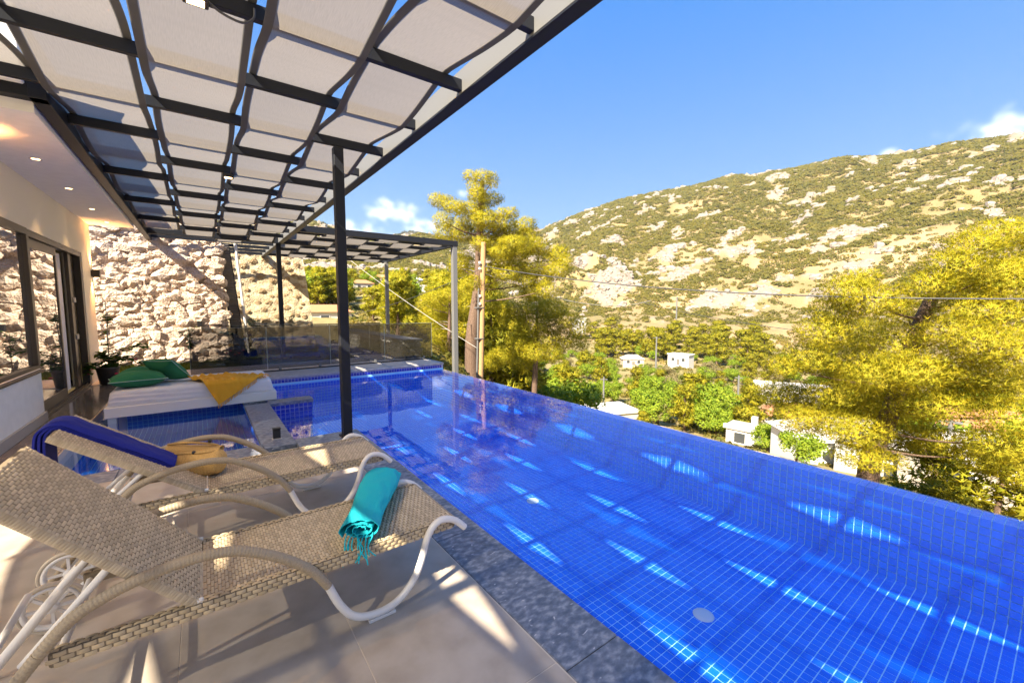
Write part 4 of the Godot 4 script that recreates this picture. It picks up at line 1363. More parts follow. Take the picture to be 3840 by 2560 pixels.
func straw_bag() -> void:
	var t := thing("straw_bag", "rolled straw tote bag with two handles and dark beads on the second lounger", "bag", Vector3(-0.09, 0.372, -3.46), -0.32)
	var b := B.new()
	var rows := 90
	var cols := 33
	var pts := PackedVector3Array()
	for i in rows:
		var u := i / (rows - 1.0)
		var x := -0.185 + 0.37 * u
		var fat := 1.0 + 0.28 * sin(PI * pow(u, 0.8)) if u < 0.86 else (1.0 + 0.28 * sin(PI * pow(0.86, 0.8))) * sqrt(maxf(0.0, 1.0 - pow((u - 0.86) / 0.14, 2.0)))
		var rib := 1.0 + 0.016 * absf(sin(u * 70.0))
		for j in cols:
			var a := TAU * j / (cols - 1.0)
			var cz := signf(cos(a)) * pow(absf(cos(a)), 0.8)
			var sy := signf(sin(a)) * pow(absf(sin(a)), 0.85)
			pts.append(Vector3(x, maxf(0.002, 0.075 + 0.072 * fat * sy * rib + 0.004 * sin(a * 5.0)), 0.085 * fat * cz * rib))
	b.grid(pts, rows, cols, true)
	obj(t, "body", b, M.straw)
	var inner := B.new()
	pts = PackedVector3Array()
	for i in 6:
		var u := i / 5.0
		for j in cols:
			var a := TAU * j / (cols - 1.0)
			pts.append(Vector3(-0.184 + 0.12 * u, 0.075 + 0.064 * sin(a) * (1.0 - 0.25 * u), 0.077 * cos(a) * (1.0 - 0.25 * u)))
	inner.grid(pts, 6, cols, false)
	obj(t, "lining", inner, M.straw)
	var rim := PackedVector3Array()
	for j in 25:
		var a := TAU * j / 24.0
		rim.append(Vector3(-0.186, 0.075 + 0.07 * sin(a), 0.082 * cos(a)))
	rod(t, "rim", rim, 0.007, M.straw, 6)
	# rolled flap on top
	var fl := B.new()
	pts = PackedVector3Array()
	for i in 24:
		var u := i / 23.0
		for j in 17:
			var a := TAU * j / 16.0
			pts.append(Vector3(-0.15 + 0.30 * u, 0.175 + 0.032 * sin(a) * (1.0 - 0.3 * u) - 0.03 * u, -0.035 + 0.062 * cos(a) * (1.0 + 0.01 * sin(u * 90.0))))
	fl.grid(pts, 24, 17, true)
	obj(t, "folded_top", fl, M.straw)
	for s in [0.0, 1.0]:
		var z: float = 0.045 - 0.075 * s
		rod(t, "handle", smooth([Vector3(-0.15, 0.16 + 0.05 * s, z), Vector3(-0.05, 0.165 + 0.05 * s, z + 0.004), Vector3(0.06, 0.16 + 0.04 * s, z + 0.006), Vector3(0.12, 0.155 + 0.02 * s, z - 0.02), Vector3(0.125, 0.15, z - 0.045)], 6), 0.008, M.straw, 7)
		var bead := SphereMesh.new()
		bead.radius = 0.0125
		bead.height = 0.024
		bead.radial_segments = 14
		bead.rings = 8
		put(t, "bead", bead, M.black_plastic).position = Vector3(0.02 + 0.07 * s, 0.166 + 0.048 * s, z + 0.006)

func pillow(label: String, at: Vector3, turn: Basis, w: float, h: float) -> void:
	var t := thing("pillow", label, "pillow", at, 0.0, "green pillows on the daybed")
	var b := B.new()
	var n := 22
	for side in [1.0, -1.0]:
		var pts := PackedVector3Array()
		for i in n:
			for j in n:
				var u := (i / (n - 1.0)) * 2.0 - 1.0
				var v := (j / (n - 1.0)) * 2.0 - 1.0
				var puff: float = pow((1.0 - pow(absf(u), 2.4)) * (1.0 - pow(absf(v), 2.4)), 0.55)
				var pin := 1.0 - 0.07 * (1.0 - pow(absf(u * v), 1.5)) * maxf(absf(u), absf(v))
				var crease := 0.006 * sin(u * 9.0 + v * 4.0) * (1.0 - puff)
				pts.append(turn * Vector3(u * w * 0.5 * pin, side * (0.115 * puff + crease), v * h * 0.5 * pin))
		b.grid(pts, n, n, side < 0)
	obj(t, "cushion", b, M.green_cushion)
	var rim := PackedVector3Array()
	for k in 81:
		var q := k / 80.0 * 4.0
		var e := int(q) % 4
		var f := (q - int(q)) * 2.0 - 1.0
		var u := f if e == 0 else (1.0 if e == 1 else (-f if e == 2 else -1.0))
		var v := -1.0 if e == 0 else (f if e == 1 else (1.0 if e == 2 else -f))
		var pin := 1.0 - 0.07 * (1.0 - pow(absf(u * v), 1.5)) * maxf(absf(u), absf(v))
		rim.append(turn * Vector3(u * w * 0.5 * pin, 0, v * h * 0.5 * pin))
	rod(t, "piping", rim, 0.005, M.cushion_piping, 5)

func daybed() -> void:
	var t := thing("daybed", "low white daybed with thick mattress set over the plunge pool", "daybed", Vector3(-0.10, 0, -8.11))
	boxed(t, "frame", Vector3(0, 0.075, 0), Vector3(2.01, 0.145, 1.08), M.bed_paint, 0.008)
	boxed(t, "frame_lip", Vector3(0, 0.152, 0), Vector3(1.96, 0.02, 1.04), M.bed_paint, 0.004)
	for q in [[-0.94, -0.42], [-0.94, 0.42]]:
		boxed(t, "leg", Vector3(q[0], -0.246, q[1]), Vector3(0.09, 0.50, 0.09), M.bed_paint, 0.004)
	# mattress with rounded edges and rumples
	var nz := FastNoiseLite.new()
	nz.seed = 8
	nz.frequency = 1.2
	var b := B.new()
	var rows := 40
	var cols := 60
	var pts := PackedVector3Array()
	for i in cols:
		var u := (i / (cols - 1.0)) * 2.0 - 1.0
		var end := sqrt(maxf(0.0, 1.0 - pow(absf(u), 26.0)))
		for j in rows:
			var a := j / (rows - 1.0)
			var z := 0.0
			var y := 0.0
			if a < 0.25:
				z = 0.525
				y = lerpf(0.0, 0.15, a / 0.25)
			elif a < 0.34:
				var f := (a - 0.25) / 0.09 * PI * 0.5
				z = 0.465 + 0.06 * cos(f)
				y = 0.15 + 0.05 * sin(f)
			elif a < 0.66:
				z = lerpf(0.465, -0.465, (a - 0.34) / 0.32)
				y = 0.20
			elif a < 0.75:
				var f := (a - 0.66) / 0.09 * PI * 0.5
				z = -0.465 - 0.06 * sin(f)
				y = 0.15 + 0.05 * cos(f)
			else:
				z = -0.525
				y = lerpf(0.15, 0.0, (a - 0.75) / 0.25)
			var rum := nz.get_noise_3d(u * 3.0, y * 14.0, z * 2.0) * 0.006
			if a < 0.25 and u < 0.3:
				rum += 0.006 * sin(y * 95.0 + u * 3.0) * (0.3 - u) * 0.7
			pts.append(Vector3(u * 0.975 * (0.985 + 0.015 * end), 0.164 + y * (0.3 + 0.7 * end) + rum, z * (0.98 + 0.02 * end) + rum))
	b.grid(pts, cols, rows, false)
	for i in [0, cols - 1]:
		for j in range(0, rows / 2):
			b.quad(pts[i * rows + j], pts[i * rows + j + 1], pts[i * rows + rows - 2 - j], pts[i * rows + rows - 1 - j])
	obj(t, "mattress", b, M.mattress_cotton)
	pillow("green pillow lying flat at the front corner of the daybed", Vector3(-0.76, 0.475, -7.84), Basis(Vector3.UP, 0.12), 0.62, 0.44)
	pillow("green pillow lying flat behind the front pillow on the daybed", Vector3(-0.74, 0.477, -8.34), Basis(Vector3.UP, -0.1), 0.60, 0.44)
	pillow("green pillow with pale piping propped up against the other pillows", Vector3(-0.45, 0.555, -8.04), Basis(Vector3.UP, 0.9) * Basis(Vector3(0, 0, 1), -0.72), 0.46, 0.46)
	# mustard throw
	var th := thing("throw_blanket", "crumpled mustard yellow fringed throw trailing over the daybed edge", "blanket", Vector3(0.2, 0.37, -7.85))
	var rws := 46
	var cls := 46
	pts = PackedVector3Array()
	nz.frequency = 3.2
	for i in rws:
		for j in cls:
			var u := i / (rws - 1.0)
			var v := j / (cls - 1.0)
			# a skewed triangle: broad at the back, one corner hanging over the front edge, one drawn out to the right
			var a := Vector2(-0.46, -0.22)
			var bq := Vector2(0.10, -0.42)
			var cq := Vector2(0.62, 0.16)
			var dq := Vector2(-0.06, 0.62)
			var p := a.lerp(bq, u).lerp(dq.lerp(cq, u), v)
			var wave := nz.get_noise_2d(u * 1.1, v * 1.5) * 0.035 + 0.014 * sin((u * 2.2 + v) * 16.0) + 0.03 * (1.0 - u) * (1.0 - v)
			var y := 0.016 + absf(wave)
			var z := p.y
			if z > 0.262:
				var over := z - 0.262
				z = 0.262 + 0.02 + minf(over, 0.03) + absf(wave) * 0.3
				y = 0.02 - over * 1.0
			pts.append(Vector3(p.x, y, z))
	obj(th, "cloth", sheet_thick(pts, rws, cls, 0.006), M.mustard_knit)
	for k in 44:
		var f := k / 43.0
		var idx := int(f * (rws - 1)) * cls + cls - 1
		var p: Vector3 = pts[idx]
		var hang := Vector3(rng.randf_range(-0.01, 0.012), -0.055, 0.004) if p.y < 0.0 else Vector3(0.02 + rng.randf() * 0.02, -p.y + 0.004, 0.045)
		rod(th, "fringe", PackedVector3Array([p, p + hang * 0.5 + Vector3(0, 0.002, 0.002), p + hang]), 0.004, M.mustard_knit, 4)

# ---------------------------------------------------------------- small things on the terrace
func leaf_blade(b: B, at: Vector3, dir: Vector3, w: float, l: float, c: Color, up := Vector3.UP) -> void:
	b.tinted = true
	b.col = c
	var d := dir.normalized()
	var s := d.cross(up).normalized()
	if s.length() < 0.5:
		s = Vector3.RIGHT
	var nn := s.cross(d).normalized()
	var mid := at + d * l * 0.45 + nn * l * 0.06
	b.tri(at, mid - s * w, mid + s * w * 0.0, (nn - s * 0.25).normalized())
	b.tri(at, mid, mid + s * w, (nn + s * 0.25).normalized())
	var tip := at + d * l - nn * l * 0.06
	b.tri(mid - s * w, tip, mid, (nn - s * 0.25).normalized())
	b.tri(mid, tip, mid + s * w, (nn + s * 0.25).normalized())

func flower(parent: Node3D, at: Vector3, r: float, m: Material) -> void:
	var b := B.new()
	for k in 6:
		var a := TAU * k / 6
		var o := Vector3(cos(a), 0.35, sin(a)) * r
		var s := Vector3(-sin(a), 0, cos(a)) * r * 0.55
		b.tri(Vector3.ZERO, o - s, o + s)
		b.tri(Vector3(0, r * 0.2, 0), o * 0.6 + Vector3(0, r * 0.5, 0) - s * 0.6, o * 0.6 + Vector3(0, r * 0.5, 0) + s * 0.6)
	obj(parent, "flower", b, m).position = at

func climber(t: Node3D, stems: Array, leaves: int, lw: float, ll: float, sd: int) -> void:
	rng.seed = sd
	var lb := B.new()
	for st in stems:
		var sp := smooth(st, 5)
		rod(t, "stem", sp, 0.006, M.bark, 5)
		for k in leaves:
			var f := rng.randf()
			var p: Vector3 = sp[int(f * (sp.size() - 1))]
			var a := rng.randf() * TAU
			var d := Vector3(cos(a), rng.randf_range(-0.5, 0.5), sin(a))
			var g := rng.randf()
			leaf_blade(lb, p + d * 0.015, d, lw * rng.randf_range(0.7, 1.2), ll * rng.randf_range(0.7, 1.2), Color(0.03 + 0.05 * g, 0.09 + 0.08 * g, 0.012 + 0.01 * g))
	obj(t, "leaves", lb, M.foliage)

func terrace_plants() -> void:
	var t := thing("potted_bougainvillea", "tall pink flowering climber in black pot at the wall end", "potted plant", Vector3(-1.50, 0, -11.05))
	var b := B.new()
	b.lathe(PackedVector2Array([Vector2(0.0, 0.002), Vector2(0.13, 0.002), Vector2(0.17, 0.29), Vector2(0.18, 0.30), Vector2(0.18, 0.33), Vector2(0.16, 0.33), Vector2(0.15, 0.28), Vector2(0.0, 0.28)]), 22)
	obj(t, "pot", b, M.black_plastic)
	rod(t, "cane", PackedVector3Array([Vector3(0.02, 0.2, 0.0), Vector3(0.04, 1.58, 0.0)]), 0.007, M.pale_cable, 5)
	var stems := [[Vector3(0, 0.28, 0), Vector3(0.03, 0.6, 0.02), Vector3(0.02, 0.9, -0.01), Vector3(0.05, 1.2, 0.01), Vector3(0.06, 1.36, 0)],
		[Vector3(0.02, 0.28, 0.02), Vector3(0.12, 0.5, 0.05), Vector3(0.28, 0.66, 0.03), Vector3(0.48, 0.72, 0.0), Vector3(0.56, 0.70, 0.0)],
		[Vector3(-0.02, 0.28, 0.03), Vector3(-0.12, 0.42, 0.06), Vector3(-0.22, 0.36, 0.08), Vector3(-0.25, 0.2, 0.1)],
		[Vector3(0.03, 0.28, -0.03), Vector3(0.16, 0.45, 0.02), Vector3(0.3, 0.48, 0.06), Vector3(0.46, 0.36, 0.08)],
		[Vector3(0.0, 0.28, 0.0), Vector3(0.05, 0.5, 0.08), Vector3(0.14, 0.62, 0.1)], [Vector3(0.0, 0.28, 0.0), Vector3(-0.06, 0.5, 0.02), Vector3(-0.1, 0.62, 0.04)]]
	climber(t, stems, 62, 0.055, 0.12, 51)
	for p in [Vector3(-0.24, 0.22, 0.14), Vector3(-0.2, 0.3, 0.12), Vector3(0.45, 0.36, 0.1), Vector3(0.42, 0.45, 0.08), Vector3(0.36, 0.5, 0.08), Vector3(0.14, 0.2, 0.2), Vector3(0.5, 0.28, 0.1), Vector3(0.33, 0.22, 0.14), Vector3(0.4, 0.16, 0.12)]:
		flower(t, p, 0.034, M.petal_pink)
	# young plants on the lawn
	var names := ["thin young tree with sparse green top growing before the rubble wall", "slender sapling growing before the pale mortared wall", "bushy sapling right of the pergola post by the mortared wall", "rose bush with red flowers behind the smoked glass"]
	var spots := [Vector3(-0.28, -0.03, -13.3), Vector3(1.35, -0.03, -15.9), Vector3(2.45, -0.03, -15.9), Vector3(0.62, -0.03, -12.9)]
	var hs := [0.95, 1.15, 1.2, 0.42]
	for k in 4:
		var q := thing("garden_sapling" if k < 3 else "rose_bush", names[k], "sapling" if k < 3 else "rose bush", spots[k])
		var h: float = hs[k]
		var ss := [[Vector3.ZERO, Vector3(0.02, h * 0.5, 0), Vector3(0.0, h, 0.01)]]
		for m in 6:
			var a := m * 1.1
			var y := h * (0.62 + 0.06 * m) if k < 3 else h * 0.35
			ss.append([Vector3(0.01, y * 0.75, 0), Vector3(cos(a) * 0.08, y, sin(a) * 0.08), Vector3(cos(a) * 0.2, y + 0.12 * h, sin(a) * 0.16)])
		climber(q, ss, 18, 0.04, 0.10, 60 + k)
		if k == 3:
			for m in 5:
				flower(q, Vector3(-0.16 + 0.09 * m, 0.32 + 0.06 * sin(m * 2.0), 0.12), 0.042, M.petal_red)
	# bollard socket on the divider
	var s := thing("deck_socket", "small black outdoor socket box standing on the slate divider", "socket box", Vector3(0.617, 0, -5.32))
	boxed(s, "body", Vector3(0, 0.055, 0), Vector3(0.075, 0.11, 0.06), M.black_plastic, 0.006)
	boxed(s, "lid", Vector3(0, 0.118, 0.004), Vector3(0.083, 0.014, 0.07), M.black_plastic, 0.004)
	boxed(s, "base", Vector3(0, 0.004, 0), Vector3(0.10, 0.008, 0.08), M.pale_stone, 0.002)
	for q in [["black cube garden lamp mounted on the mortared wall", Vector3(1.78, 0.83, -16.98)], ["black cube garden lamp mounted on the rubble wall", Vector3(-0.05, 1.02, -13.86)]]:
		var o := thing("garden_lamp", q[0], "garden lamp", q[1])
		boxed(o, "housing", Vector3(0, 0, 0.06), Vector3(0.11, 0.15, 0.11), M.black_plastic, 0.004)
		boxed(o, "back_plate", Vector3(0, 0, -0.02), Vector3(0.08, 0.11, 0.06), M.black_plastic, 0.002)

# ---------------------------------------------------------------- terrain
var n_big := FastNoiseLite.new()
var n_mid := FastNoiseLite.new()
var n_rock := FastNoiseLite.new()

func table(l: Array, x: float) -> float:
	if x <= l[0][0]:
		return l[0][1]
	for i in l.size() - 1:
		if x <= l[i + 1][0]:
			var t: float = (x - l[i][0]) / (l[i + 1][0] - l[i][0])
			return lerpf(l[i][1], l[i + 1][1], t)
	return l[l.size() - 1][1]

const RIDGE := [[-180, 6.0], [-60, 8.0], [-20, 8.6], [4, 9.1], [11.8, 9.8], [18, 8.4], [23, 9.3], [27, 9.1], [34, 9.2], [40.8, 10.3], [45.4, 11.9], [50, 13.2], [54.6, 14.0], [59, 14.4], [63.4, 15.0], [66, 14.7], [74, 15.2], [78, 14.5], [82, 14.6], [86, 14.3], [100, 13.0], [130, 9.0], [180, 6.0]]
const LEVEL := [[0, -0.6], [18, -0.6], [35, -1.2], [60, -0.4], [120, 4.0], [220, 13.0], [350, 30.0]]
const VALLEY := [[0, -4.3], [8, -4.5], [14, -5.2], [18, -6.0], [30, -8.6], [45, -12.0], [70, -15.6], [130, -19.0], [200, -20.5], [260, -17.0], [330, -5.0], [350, 0.0]]

func ground(x: float, z: float) -> float:
	var r := Vector2(x, z).length()
	var az := rad_to_deg(atan2(x, -z))
	var w := smoothstep(22.0, 44.0, az)
	if az > 120.0 or az < -120.0:
		w = 1.0
	var near := lerpf(table(LEVEL, r), table(VALLEY, r), w)
	var far := lerpf(1700.0, 1000.0, smoothstep(33.0, 43.0, az))
	var top := 1.5 + tan(deg_to_rad(table(RIDGE, az))) * far
	var y := near
	if r > 350.0:
		var t := (r - 350.0) / (far - 350.0)
		if t <= 1.0:
			y = lerpf(lerpf(30.0, 0.0, w), top, pow(t, 0.92))
		else:
			y = top - (r - far) * 0.35
		var amp := minf(1.0, (r - 350.0) / 250.0) * (1.0 - 0.85 * smoothstep(0.70, 0.95, t) * (1.0 - smoothstep(1.0, 1.1, t)))
		y += amp * (n_big.get_noise_2d(x, z) * 22.0 + n_mid.get_noise_2d(x, z) * 9.0)
	# rocky spur above the village
	var sp := Vector2(x - 300.0, z + 283.0).length() / 46.0
	if sp < 1.0:
		y += 26.0 * (1.0 - sp * sp) * (0.75 + 0.5 * n_rock.get_noise_2d(x * 2.0, z * 2.0))
	if r > 20.0:
		y += minf(1.0, (r - 20.0) / 60.0) * n_mid.get_noise_2d(x * 3.0, z * 3.0) * 1.6
	# the garden terrace behind the pool
	if x < 6.5 and z > -11.2 and r < 20.0:
		y = minf(y, -4.4)
	var p := smoothstep(-10.3, -11.2, z) * (1.0 - smoothstep(4.9, 7.0, x)) * (1.0 - smoothstep(20.0, 26.0, r))
	return lerpf(y, -0.62, p)

func rockiness(x: float, z: float, r: float) -> float:
	var a := n_rock.get_noise_2d(x * 0.8, z * 1.6) + 0.55 * n_rock.get_noise_2d(x * 3.0 + 90.0, z * 4.0)
	var low := smoothstep(560.0, 400.0, r) * smoothstep(260.0, 360.0, r) * 0.10
	if Vector2(x - 300.0, z + 283.0).length() < 50.0:
		low += 0.42
	return a + low

func terrain() -> void:
	n_big.seed = 2
	n_big.frequency = 0.0042
	n_big.fractal_octaves = 4
	n_mid.seed = 4
	n_mid.frequency = 0.016
	n_mid.fractal_octaves = 4
	n_rock.seed = 6
	n_rock.frequency = 0.013
	n_rock.fractal_octaves = 4
	var azs := []
	var a := -50.0
	while a < 130.0:
		azs.append(a)
		a += 0.38 if a > -16.0 and a < 92.0 else 2.0
	while a < 310.0:
		azs.append(a)
		a += 6.0
	azs.append(310.0)
	var rs := []
	var r := 3.0
	while r < 2000.0:
		rs.append(r)
		r *= 1.0 + (0.045 if r < 250.0 else (0.0115 if r < 1060.0 else 0.03))
	var cols := azs.size()
	var b := B.new()
	b.tinted = true
	for i in rs.size():
		for j in cols:
			var t := deg_to_rad(azs[j])
			var x: float = sin(t) * rs[i]
			var z: float = -cos(t) * rs[i]
			var y := ground(x, z)
			var rk := rockiness(x, z, rs[i])
			var g := n_mid.get_noise_2d(x * 1.7, z * 1.7) * 0.5 + 0.5
			var dry := n_rock.get_noise_2d(x * 0.5 + 300.0, z * 0.9)
			var c := Color(0.31, 0.22, 0.105).lerp(Color(0.20, 0.165, 0.055), clampf(g * 1.3 - 0.15, 0.0, 1.0))
			c = c.lerp(Color(0.44, 0.31, 0.16), clampf(dry * 1.8 + smoothstep(620.0, 300.0, rs[i]) * 0.5 - 0.1, 0.0, 0.85))
			c = c.lerp(Color(0.23, 0.20, 0.175), smoothstep(900.0, 1300.0, rs[i]) * 0.9)  # far hills greyed: haze of distance painted into the ground colour
			if rs[i] < 240.0:
				c = Color(0.42, 0.30, 0.14).lerp(Color(0.20, 0.19, 0.05), g)
			if rs[i] > 300.0 and rk > 0.40:
				var q := clampf((rk - 0.40) * 8.0, 0.0, 1.0)
				c = c.lerp(Color(0.28, 0.235, 0.19), q)
				y += q * rs[i] * 0.010 * (0.5 + 0.9 * n_rock.get_noise_2d(x * 9.0, z * 9.0))
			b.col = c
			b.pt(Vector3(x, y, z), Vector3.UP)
	for i in rs.size() - 1:
		for j in cols - 1:
			var k := i * cols + j
			var q := k + cols
			b.ix.append_array([k, q, k + 1, k + 1, q, q + 1])
	for i in rs.size():
		for j in cols:
			var du := b.v[i * cols + min(j + 1, cols - 1)] - b.v[i * cols + max(j - 1, 0)]
			var dv := b.v[min(i + 1, rs.size() - 1) * cols + j] - b.v[max(i - 1, 0) * cols + j]
			var nn := du.cross(dv).normalized()
			b.n[i * cols + j] = nn if nn.y > 0.0 else -nn
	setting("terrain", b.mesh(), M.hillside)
	# scrub on the slopes
	rng.seed = 71
	var bush := clump_mesh(3, 26, 0.42)
	var xf := []
	var cc := []
	var tries := 0
	while xf.size() < 64000 and tries < 190000:
		tries += 1
		var az := rng.randf_range(-8.0, 92.0)
		var rr := 300.0 * pow(5.0, pow(rng.randf(), 0.75))
		var x := sin(deg_to_rad(az)) * rr
		var z := -cos(deg_to_rad(az)) * rr
		if az > 40.0 and rr > 1010.0 or rr > 1050.0 and rng.randf() < 0.6:
			continue
		var rk := rockiness(x, z, rr)
		var dens := n_big.get_noise_2d(x * 2.0 + 500.0, z * 2.0) + 0.6 * n_mid.get_noise_2d(x * 1.5, z * 1.5)
		if rk > 0.36 and rng.randf() < 0.85:
			continue
		if rng.randf() > clampf(0.58 + dens * 1.0 + (rr - 520.0) / 560.0, 0.12, 1.0):
			continue
		var s := rng.randf_range(1.0, 2.6) * (0.8 + rr / 900.0)
		xf.append(Transform3D(Basis(Vector3.UP, rng.randf() * TAU).scaled(Vector3(s * 1.25, s * 0.85, s * 1.25)), Vector3(x, ground(x, z) - 0.15 * s, z)))
		var t := rng.randf()
		cc.append(Color(0.12 + 0.115 * t, 0.118 + 0.075 * t, 0.013 + 0.012 * t) if rr < 1050.0 else Color(0.10 + 0.05 * t, 0.105 + 0.04 * t, 0.06 + 0.02 * t))  # scrub of the far hills greyed alike, haze put into its tint
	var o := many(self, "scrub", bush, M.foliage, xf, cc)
	tag(o, "low green scrub dotted over the dry mountain slopes", "scrub")
	# pale rock outcrops
	var rock := rock_mesh(55, 0.34, 0)
	xf = []
	tries = 0
	while xf.size() < 6000 and tries < 200000:
		tries += 1
		var az := rng.randf_range(-8.0, 92.0)
		var rr := 320.0 * pow(4.5, pow(rng.randf(), 0.8))
		var x := sin(deg_to_rad(az)) * rr
		var z := -cos(deg_to_rad(az)) * rr
		if az > 40.0 and rr > 1000.0 or rockiness(x, z, rr) < 0.37:
			continue
		var s := rng.randf_range(1.5, 6.5) * (0.5 + rr / 900.0)
		xf.append(Transform3D(Basis(Vector3.UP, rng.randf() * TAU) * Basis.from_scale(Vector3(s * rng.randf_range(0.8, 2.0), s * rng.randf_range(0.6, 1.1), s)), Vector3(x, ground(x, z), z)))
	var o2 := many(self, "rocks", rock, M.pale_rock, xf)
	tag(o2, "pale limestone outcrops breaking through the mountain scrub", "rocks")
	# dry shrubs on the valley floor
	xf = []
	cc = []
	for k in 4200:
		var az := rng.randf_range(14.0, 90.0)
		var rr := 15.0 * pow(20.0, rng.randf())
		var x := sin(deg_to_rad(az)) * rr
		var z := -cos(deg_to_rad(az)) * rr
		if x < 6.6 and rr < 30.0 or on_clearing(x, z):
			continue
		var s := rng.randf_range(0.35, 0.9) * (0.6 + rr / 90.0)
		xf.append(Transform3D(Basis(Vector3.UP, rng.randf() * TAU).scaled(Vector3(s, s * 0.8, s)), Vector3(x, ground(x, z) - 0.1, z)))
		var t := rng.randf()
		cc.append(Color(0.13 + 0.17 * t, 0.15 + 0.07 * t, 0.02 + 0.02 * t))
	var o3 := many(self, "undergrowth", clump_mesh(5, 60, 0.24), M.foliage, xf, cc)
	tag(o3, "dry yellow-green undergrowth covering the valley floor", "undergrowth")

const CLEAR := [[49.0, 62.0, 9.0], [54.5, 47.0, 7.0], [60.0, 40.0, 6.0], [66.0, 37.0, 5.0], [72.0, 34.0, 4.0]]   # the sandy track below the pool

func on_clearing(x: float, z: float) -> bool:
	for q in CLEAR:
		var t := deg_to_rad(q[0])
		if Vector2(x - sin(t) * q[1], z + cos(t) * q[1]).length() < q[2]:
			return true
	return false

# ---------------------------------------------------------------- foliage
func clump_mesh(sd: int, n: int, size: float) -> ArrayMesh:   # a low round bush of leaf faces, unit radius
	var r := RandomNumberGenerator.new()
	r.seed = sd
	var b := B.new()
	b.tinted = true
	for k in n:
		var d := Vector3(r.randf_range(-1, 1), r.randf_range(-0.2, 1), r.randf_range(-1, 1)).normalized()
		var p := d * r.randf_range(0.55, 1.0)
		p.y = maxf(p.y * 0.9, 0.02)
		var u := d.cross(Vector3(r.randf_range(-1, 1), r.randf_range(-1, 1), r.randf_range(-1, 1))).normalized()
		var w := d.cross(u)
		var g := r.randf_range(0.75, 1.2)
		b.col = Color(g, g, g)
		var s := size * r.randf_range(0.7, 1.3)
		b.tri(p - u * s, p + u * s * 0.9 + w * s * 0.3, p + w * s + d * s * 0.3, (d + Vector3.UP * 0.3).normalized())
	return b.mesh()

func needle_crown(blobs: Array, tufts_per_m2: float, len: float, wid: float, sd: int, tone: Color, tone2: Color) -> B:
	var r := RandomNumberGenerator.new()
	r.seed = sd
	var b := B.new()
	b.tinted = true
	for q in blobs:
		var c := Vector3(q[0], q[1], q[2])
		var rx: float = q[3]
		var ry: float = q[4]
		var n := int(rx * (rx + ry) * 2.0 * tufts_per_m2)
		for k in n:
			var d := Vector3(r.randfn(), r.randfn(), r.randfn()).normalized()
			var f := pow(r.randf(), 0.28)
			var p := c + Vector3(d.x * rx, d.y * ry, d.z * rx) * f * r.randf_range(0.85, 1.18)
			var lean := (d + Vector3(0, 0.55, 0) + Vector3(r.randfn(), r.randfn(), r.randfn()) * 0.35).normalized()
			var side := lean.cross(Vector3(r.randfn(), r.randfn(), r.randfn())).normalized()
			var oth := lean.cross(side)
			b.col = tone.lerp(tone2, clampf(r.randf() * 0.8 + (0.3 if r.randf() < 0.12 else 0.0), 0.0, 1.0)) * r.randf_range(0.75, 1.15)
			for m in 4:
				var a := m * 1.57 + r.randf() * 1.2
				var out := (lean * r.randf_range(0.5, 1.0) + (side * cos(a) + oth * sin(a)) * 0.75).normalized()
				var s := out.cross(lean + side * 0.3).normalized() * wid
				var l := len * r.randf_range(0.7, 1.25)
				b.tri(p - s, p + s, p + out * l, (d * 0.7 + out * 0.4 + Vector3.UP * 0.25).normalized())
	return b

func limb(pts: Array, r0: float, r1: float, sides := 7) -> B:
	var sp := smooth(pts, 5)
	var rad := PackedFloat32Array()
	for i in sp.size():
		rad.append(lerpf(r0, r1, float(i) / (sp.size() - 1)))
	var b := B.new()
	b.tube(sp, rad, sides)
	return b

func hero_pine(label: String, at: Vector3, blobs: Array, trunk: Array, r0: float, dens: float, sd: int, dead := 0) -> void:
	var t := thing("pine_tree", label, "pine tree", at, 0.0, "pines close below the terrace")
	obj(t, "trunk", limb(trunk, r0, r0 * 0.3, 10), M.bark)
	obj(t, "crown", needle_crown(blobs, dens * 3.6, 0.135, 0.0085, sd, Color(0.32, 0.33, 0.011), Color(0.66, 0.51, 0.020)), M.foliage)
	var r := RandomNumberGenerator.new()
	r.seed = sd
	for i in range(0, blobs.size(), 2):
		var q: Array = blobs[i]
		var e := Vector3(q[0], q[1], q[2])
		var best: Vector3 = trunk[0]
		for p in trunk:
			if p.y < e.y - 0.2 and p.y > best.y:
				best = p
		var from := best
		for m in trunk.size() - 1:
			var f := clampf((e.y - 0.6 - trunk[m].y) / maxf(0.01, trunk[m + 1].y - trunk[m].y), 0.0, 1.0)
			if f > 0.0:
				from = trunk[m].lerp(trunk[m + 1], f)
		obj(t, "branch", limb([from, from.lerp(e, 0.5) + Vector3(0, -0.12, 0), e], 0.055, 0.014, 5), M.bark)
	for k in dead:
		var p: Vector3 = trunk[0].lerp(trunk[trunk.size() - 1], r.randf_range(0.25, 0.7))
		var a := r.randf() * TAU
		var e := p + Vector3(cos(a) * 1.3, r.randf_range(-0.1, 0.4), sin(a) * 1.3)
		obj(t, "dead_branch", limb([p, p.lerp(e, 0.5) + Vector3(0, 0.1, 0), e], 0.03, 0.008, 5), M.grey_twig)

var tree_meshes := {}

